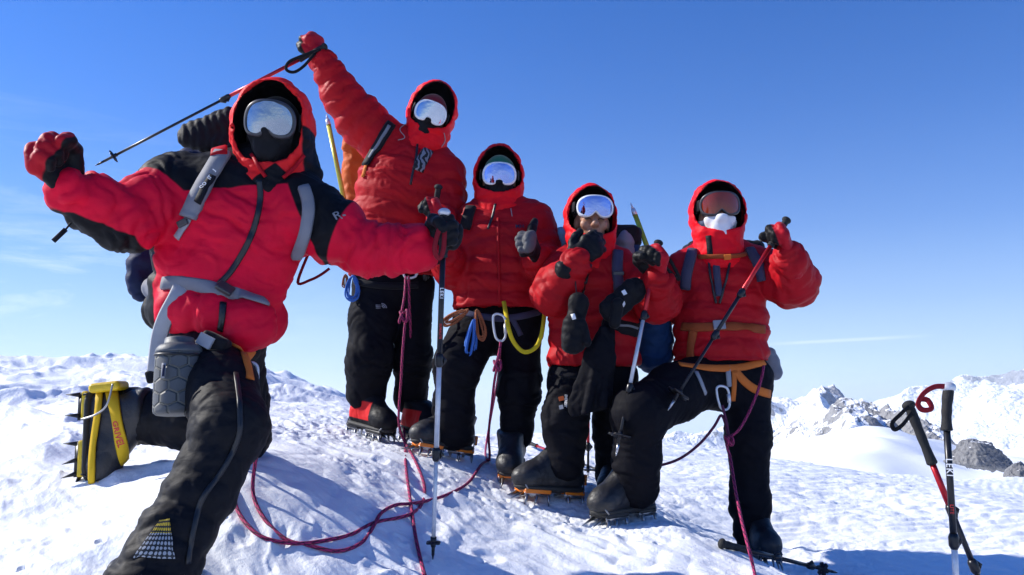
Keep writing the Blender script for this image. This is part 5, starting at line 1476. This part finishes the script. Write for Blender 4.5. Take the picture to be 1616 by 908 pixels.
p_ = spline([W(795, 476, 3.74), W(799, 498, 3.66), W(803, 520, 3.62), W(812, 542, 3.62), W(828, 556, 3.62), W(846, 548, 3.63), W(854, 530, 3.64), W(857, 514, 3.66), W(859, 496, 3.72), W(858, 482, 3.80)], 7)
mb = MB(); ribbon(mb, p_, [(0, -1, .25)] * len(p_), .020, .003)
tag(mb.build('sling', m_ysl), 'yellow webbing sling looped below the jacket of the thumbs-up climber', 'sling')
def carabiner(label, c, w, h, ang, mat, yaw=.2):
    X = np.array([math.cos(ang) * math.cos(yaw), math.sin(yaw), math.sin(ang)]); Z = np.array([-math.sin(ang), 0, math.cos(ang)])
    pts = [(-.5, .25), (-.42, .46), (-.1, .52), (.35, .42), (.5, .2), (.42, -.2), (.3, -.42), (0, -.52), (-.35, -.42), (-.48, -.15)]
    o = thing('carabiner', label, 'carabiner', c)
    p = spline([c + X * a * w + Z * b * h for a, b in pts], 5, True); p = np.concatenate([p, p[:2]])
    MB().tube(p, .0055, 8, False).build('body', mat, o)
    MB().tube([c + X * .47 * w + Z * .12 * h, c + X * .40 * w - Z * .24 * h], .0082, 10).build('gate_sleeve', mat, o)
    return o
carabiner('large silver locking carabiner hanging at the front of the thumbs-up climber', W(789, 517, 3.64), M(20, 3.64), M(42, 3.64), .1, m_silver)
carabiner('silver carabiner on the harness tie-in of the climber with amber goggles', W(1142, 628, 3.58), M(20, 3.6), M(36, 3.6), .15, m_silver)
carabiner('silver carabiner at the waist of the kneeling climber beside the knotted rope', W(398, 598, 2.52), M(15, 2.5), M(48, 2.5), -.05, m_silver)
carabiner('small steel carabiner at the front of the tallest climber where the doubled rope starts', W(648, 432, 3.92), M(22, 3.9), M(14, 3.9), .2, m_silver)
# harness webbing
def wrap(parent, skins, pix, w, mat, name='harness'): return on(parent, skins, pix, w, mat, name, .006, .003)
wrap(k5, [t5, j5], [(1072, 576), (1100, 580), (1135, 582), (1170, 580), (1205, 572)], .036, m_hor)
wrap(k5, [t5], [(1160, 585), (1172, 600), (1190, 614), (1214, 622)], .040, m_hor, 'leg_loop')
wrap(k5, [t5], [(1098, 588), (1106, 606), (1112, 622)], .022, m_gbelt, 'leg_loop')
wrap(k5, [t5, j5], [(1148, 578), (1149, 594), (1150, 610)], .026, m_gbelt, 'belay_loop')
wrap(k5, [t5], [(1157, 585), (1158, 605), (1156, 632)], .026, m_hor, 'tie_in_loop')
wrap(k3, [t3, j3], [(728, 493), (760, 500), (795, 503), (830, 498), (858, 490)], .034, m_packv)
wrap(k3, [t3], [(806, 500), (815, 515), (822, 530)], .026, m_packv, 'leg_loop')
wrap(k2, [t2], [(560, 445), (590, 450), (620, 452), (660, 450)], .034, m_packk)
wrap(k4, [t4], [(885, 590), (920, 596), (960, 592)], .03, m_packk)
wrap(k1, [t1], [(370, 548), (384, 556), (396, 562)], .045, m_hor)
wrap(k1, [t1], [(384, 560), (390, 578), (394, 600)], .028, m_hor, 'tie_in_loop')
# ------------------------------------------------------------------ ropes
m_rope = rope_mat('crimson_rope', (0.46, 0.02, 0.12), (0.05, 0.004, 0.03), 3, .045, .32)
m_rope2 = rope_mat('violet_rope', (0.13, 0.012, 0.055), (0.05, 0.006, 0.04), 3, .05, .3)
RR = .0062
def gp(l): return [GH(x, y, RR * .9) for x, y in l]
def airy(l, ya, yb): return [W(x, y, ya + (yb - ya) * i / max(len(l) - 1, 1)) for i, (x, y) in enumerate(l)]
def gy(x, y): return GH(x, y)[1] - .03
def rope(label, pts, mat=m_rope, n=7):
    p = spline(pts, n)
    for _ in range(3): p[1:-1] = (p[:-2] + 2 * p[1:-1] + p[2:]) / 4
    return tag(MB().tube(p, RR, 10).build('rope', mat), label, 'rope', 'climbing ropes')
def knot(c, s, seed, Y=None):
    rg = random.Random(seed)
    return [c + s * np.array([math.sin(a * 2) * 1.0, math.cos(a * 3) * .9, math.sin(a * 3 + .6) * 1.35]) for a in np.linspace(.3, 5.6, 16)]
kc1 = W(405, 652, 2.52)
A = airy([(398, 575), (401, 600), (404, 630)], 2.54, 2.51) + knot(kc1, .017, 1) + airy([(410, 690), (402, 735)], 2.52, gy(399, 775))
A += gp([(399, 790), (417, 828), (451, 855), (486, 867), (532, 877), (570, 865), (589, 836), (601, 813), (624, 802), (647, 800), (673, 796), (704, 786), (739, 765), (758, 737), (767, 731)])
A += airy([(773, 722), (771, 686), (776, 640), (781, 596)], gy(768, 728), 3.66) + knot(W(785, 577, 3.64), .016, 2) + airy([(788, 556), (790, 540)], 3.63, 3.63)
rope('crimson rope looping over the snow from kneeling climber to thumbs-up climber', A)
B = [W(396, 640, 2.62), W(388, 690, 2.66)] + gp([(373, 738), (369, 775), (373, 805), (390, 836), (417, 853), (466, 865), (512, 862), (555, 849), (589, 830), (624, 822), (650, 815), (666, 798), (670, 771), (658, 736), (643, 709)])
B += airy([(632, 682), (629, 655), (633, 600), (635, 560)], gy(641, 705), 3.74) + knot(W(637, 500, 3.74), .018, 3) + airy([(638, 470), (640, 438)], 3.80, 3.90)
rope('crimson rope running from the kneeling climber to the front of the tallest climber', B)
C_ = airy([(645, 436), (646, 480), (648, 530), (644, 600), (637, 655)], 3.90, gy(639, 695)) + gp([(639, 700), (640, 735), (645, 775), (650, 813), (656, 855), (666, 901), (682, 960), (690, 1060)])
rope('crimson rope dropping from the tallest climber and leaving at the bottom edge', C_)
E_ = airy([(789, 548), (787, 590), (778, 640), (769, 690)], 3.62, gy(766, 712)) + gp([(766, 716), (768, 727), (773, 729)])
rope('short crimson rope strand hanging beside the silver carabiner down to the boots', E_)
F_ = airy([(1205, 578), (1203, 592), (1195, 620), (1180, 655), (1165, 680)], 3.62, 3.52) + knot(W(1151, 696, 3.52), .014, 4) + airy([(1153, 725), (1160, 770), (1170, 820), (1182, 868)], 3.50, gy(1190, 900)) + gp([(1190, 903), (1197, 940), (1215, 1000)])
rope('thin crimson rope hanging knotted from the orange harness of the climber with amber goggles', F_)
H_ = airy([(1140, 640), (1146, 665), (1150, 688)], 3.57, 3.54) + airy([(1152, 700), (1140, 655), (1128, 672), (1105, 700), (1075, 723), (1045, 734), (1018, 737), (985, 742)], 3.56, 3.62)
rope('dark violet rope swinging in an arc between the two climbers on the right', H_, m_rope2)
# ------------------------------------------------------------------ mittens and a shell hanging on the fourth climber
mt1 = thing('mitten', 'black mitten hanging on a cord at the chest of the climber with the covered mouth', 'mitten', W(905, 555, 3.40))
cloth('mitten_body', Solid([(.03, [Cone(W(913, 478, 3.44), W(910, 500, 3.44), M(17, 3.44), M(14, 3.44), .7, (0, 1, 0)), Cone(W(906, 515, 3.42), W(905, 540, 3.42), M(19, 3.42), M(20, 3.42), .7, (0, 1, 0), 0, .04, .003, .003)]), (.02, [Cone(W(920, 515, 3.42), W(926, 540, 3.40), M(8, 3.4), M(8, 3.4))])]), .006, m_blk, mt1, .003)
MB().tube(spline([W(900, 402, 3.52), W(906, 430, 3.46), W(909, 455, 3.44), W(911, 472, 3.43)], 8), .003, 6).build('lanyard', m_zip, mt1)
MB().box(W(905, 500, 3.385), (1, 0, .3), (0, 1, 0), (-.3, 0, 1), .008, .004, .012).build('cord_lock', m_white, mt1)
mt2 = thing('mitten', 'black mitten tucked under the pack strap beside the pole, two white marks on it', 'mitten', W(985, 475, 3.42))
mb5 = cloth('mitten_body', Solid([(.025, [Cone(W(965, 488, 3.45), W(1000, 458, 3.45), M(20, 3.45), M(20, 3.45), .6, (0, 1, 0), 0, .05, .003, .003)]), (.02, [Cone(W(975, 480, 3.42), W(970, 510, 3.42), M(10, 3.42), M(9, 3.42))])]), .006, m_blk, mt2, .003, bvh=True)
m_mark = plain('white_mark', (.75, .75, .76), .5)
for (x, y) in ((985, 462), (984, 480)): slab(mt2, [mb5], x, y, .018, .022, .5, m_mark, 'mark', .002, .001)
sh = thing('shell_garment', 'black windproof garment hanging from the waist of the climber with the covered mouth', 'garment', W(925, 650, 3.48))
cloth('hanging_cloth', Solid([(.03, [Cone(W(962, 512, 3.47), W(946, 565, 3.43), M(9, 3.47), M(24, 3.43), .28, (0.2, 1, 0)), Cone(W(946, 565, 3.43), W(930, 640, 3.46), M(24, 3.43), M(34, 3.46), .24, (0.2, 1, 0)), Cone(W(952, 520, 3.44), W(925, 655, 3.42), M(7, 3.44), M(8, 3.42)), Cone(W(960, 530, 3.44), W(952, 640, 3.42), M(6, 3.44), M(8, 3.42))])], cuts=[(plane_cut(W(930, 652, 3.46), (.25, 0, -1)), .01)]), .007, m_tr, sh, .004)
# ------------------------------------------------------------------ front zips, drawcords, emblems and lettering on the clothes
zip_on(k2, [j2, hd2], [(659, 228), (656, 252), (651, 275), (648, 292)], .012)
zip_on(k3, [j3, hd3], [(782, 322), (778, 340), (770, 362)], .012)
for q in ([(786, 345), (787, 400), (788, 450), (788, 485)],): zip_on(k3, [j3], q, .014, 'zip_flap', m_j3, .006)
zip_on(k4, [j4, hd4], [(932, 418), (928, 432), (924, 448)], .014)
zip_on(k4, [j4], [(922, 445), (920, 465)], .01)
zip_on(k5, [j5, hd5], [(1118, 372), (1120, 392), (1121, 405)], .028, 'throat_flap', m_packk)
on(k5, [j5], [(1130, 412), (1131, 430), (1133, 450), (1135, 468)], .034, m_packv, 'open_lining', .006)
on(k5, [j5], [(1118, 408), (1122, 440), (1130, 480)], .012, m_zip, 'zip', .006, .006)
on(k5, [j5], [(1152, 408), (1146, 440), (1135, 480)], .012, m_zip, 'zip', .006, .006)
m_zeb, zn, zl, zb = newmat('zebra_scarf')
zt = zn.new('ShaderNodeTexCoord'); zw = zn.new('ShaderNodeTexWave'); zw.inputs['Scale'].default_value = 14; zw.inputs['Distortion'].default_value = 9; zw.inputs['Detail Scale'].default_value = 1.2
zl.new(zt.outputs['Object'], zw.inputs['Vector']); zr = zn.new('ShaderNodeValToRGB'); zr.color_ramp.interpolation = 'CONSTANT'; zr.color_ramp.elements[0].color = (.008, .008, .01, 1); zr.color_ramp.elements[1].color = (.22, .22, .25, 1); zr.color_ramp.elements[1].position = .55
zl.new(zw.outputs['Fac'], zr.inputs['Fac']); zl.new(zr.outputs['Color'], zb.inputs['Base Color']); zb.inputs['Roughness'].default_value = .8
on(k2, [j2, hd2], [(676, 238), (669, 248), (664, 258), (659, 270)], .06, m_zeb, 'scarf', .008, .002)
for kk, sk, pix in ((k2, [j2, hd2], [(642, 196), (630, 205), (640, 218), (628, 222)]), (k3, [j3, hd3], [(806, 330), (808, 342)]), (k2, [hd2, j2], [(700, 210), (702, 222), (696, 232)])):
    p, n = lay(sk, pix, 3, .004); MB().tube(p, .0022, 6).build('drawcord', m_gbelt, kk)
def write(parent, skins, text, px, py, size, ang, mat, bold=.0003, off=.004):
    hh = hit(skins, px, py); n = hh[1] if hh[1] @ ray(px, py) < 0 else -hh[1]
    a = np.array([math.cos(ang), 0, math.sin(ang)]); r = nrm(a - n * n.dot(a))
    def wp(q, nn):
        d = Vector(q) + Vector(n) * .08
        best = None
        for s in skins:
            l, n_, i, t = s.bvh.ray_cast(d, Vector(-n))
            if l is not None and (best is None or t < best[1]): best = (np.array(l), t)
        lift = (np.asarray(q) - hh[0]) @ n
        return (best[0] if best else np.asarray(q)) + n * (off + .0005 * (lift > off))
    return letters('lettering', text, size, hh[0] + n * off, r, np.cross(n, r), mat, parent, .0005, bold, 1.05, wp)
m_gtext = plain('grey_print', (.22, .22, .24), .6)
write(k1, [j1], 'R-', 536, 340, .045, .45, m_gtext)
write(k4, [t4], 'EVEREST', 893, 634, .016, -math.pi / 2, m_wtext)
slab(k4, [t4], 886, 630, .024, .022, .2, m_brown, 'emblem', .002, .003)
slab(k4, [t4], 886, 643, .018, .018, .2, m_gbelt, 'emblem', .002, .003)
def dome_logo(parent, skins, px, py, s, mat):
    """three quarter arcs and three short bars, as on the cloth in the photo"""
    hh = hit(skins, px, py); n = hh[1] if hh[1] @ ray(px, py) < 0 else -hh[1]
    r = nrm(np.array([1, 0, .15]) - n * n[0]); u = np.cross(n, r); mb = MB(); c = hh[0] + n * .007
    for k in range(3):
        R0 = s * (.35 + .33 * k); p = [c + r * (s * .25 + R0 * math.cos(a)) + u * (-s * .3 + R0 * math.sin(a)) for a in np.linspace(0, math.pi / 2, 8)]
        mb.tube(p, s * .085, 6)
    for k in range(3): mb.tube([c - r * s * 1.0 + u * (s * (.35 - .33 * k)), c + u * (s * (.35 - .33 * k))], s * .07, 6)
    return mb.build('emblem', mat, parent)
dome_logo(k2, [t2], 600, 485, .024, m_gbelt)
write(k3, [j3], 'MH', 820, 358, .028, .1, m_packn)
# kneeling boot: yellow rand strap, printed strap, heel lever, plates
m_yst = nylon('yellow_crampon_strap', (0.66, 0.42, 0.02), None, .6, .2, 0, crease=.1)
bs = [b1]
on(b1.o, bs, [(176, 618), (183, 650), (190, 690), (196, 730), (199, 748)], .042, m_yst, 'printed_strap', .005)
on(b1.o, bs, [(158, 618), (156, 650), (150, 690), (146, 730), (146, 772)], .026, m_yst, 'rand', .006)
on(b1.o, bs, [(152, 762), (168, 764), (184, 758)], .026, m_yst, 'toe_band', .006)
write(b1.o, bs, 'GRIVEL', 188, 684, .029, -1.36, m_rtext, .0008, .011)
MB().tube(spline([W(178, 606, 2.78), W(168, 640, 2.78), W(150, 655, 2.80), W(128, 662, 2.82)], 6), .0035, 6).build('bail_wire', m_steel, b1.o)
hv = MB(); hv.box(W(172, 611, 2.88), (1, 0, .12), (0, 1, 0), (-.12, 0, 1), .055, .045, .017); q = hv.build('heel_lever', m_yel, b1.o, False); md = q.modifiers.new('bevel', 'BEVEL'); md.width = .014; md.segments = 4

# loose ends: sling tail behind the kneeling climber, zip puller at the raised cuff
tp = spline([W(486, 402, 2.95), W(470, 446, 2.95), W(490, 442, 2.95), (W(506, 434, 2.95)), W(520, 424, 2.96)], 6)
mb = MB(); ribbon(mb, tp, [(0, -1, .3)] * len(tp), .012, .002); mb.build('strap_tail', m_strapr, b1p)
mb = MB(); mb.tube([W(112, 352, 2.36), W(104, 362, 2.355)], .003, 6); mb.tube([W(104, 362, 2.355), W(84, 381, 2.35)], .008, 8, flat=(1, .4)); mb.build('zip_puller', m_packk, k1)
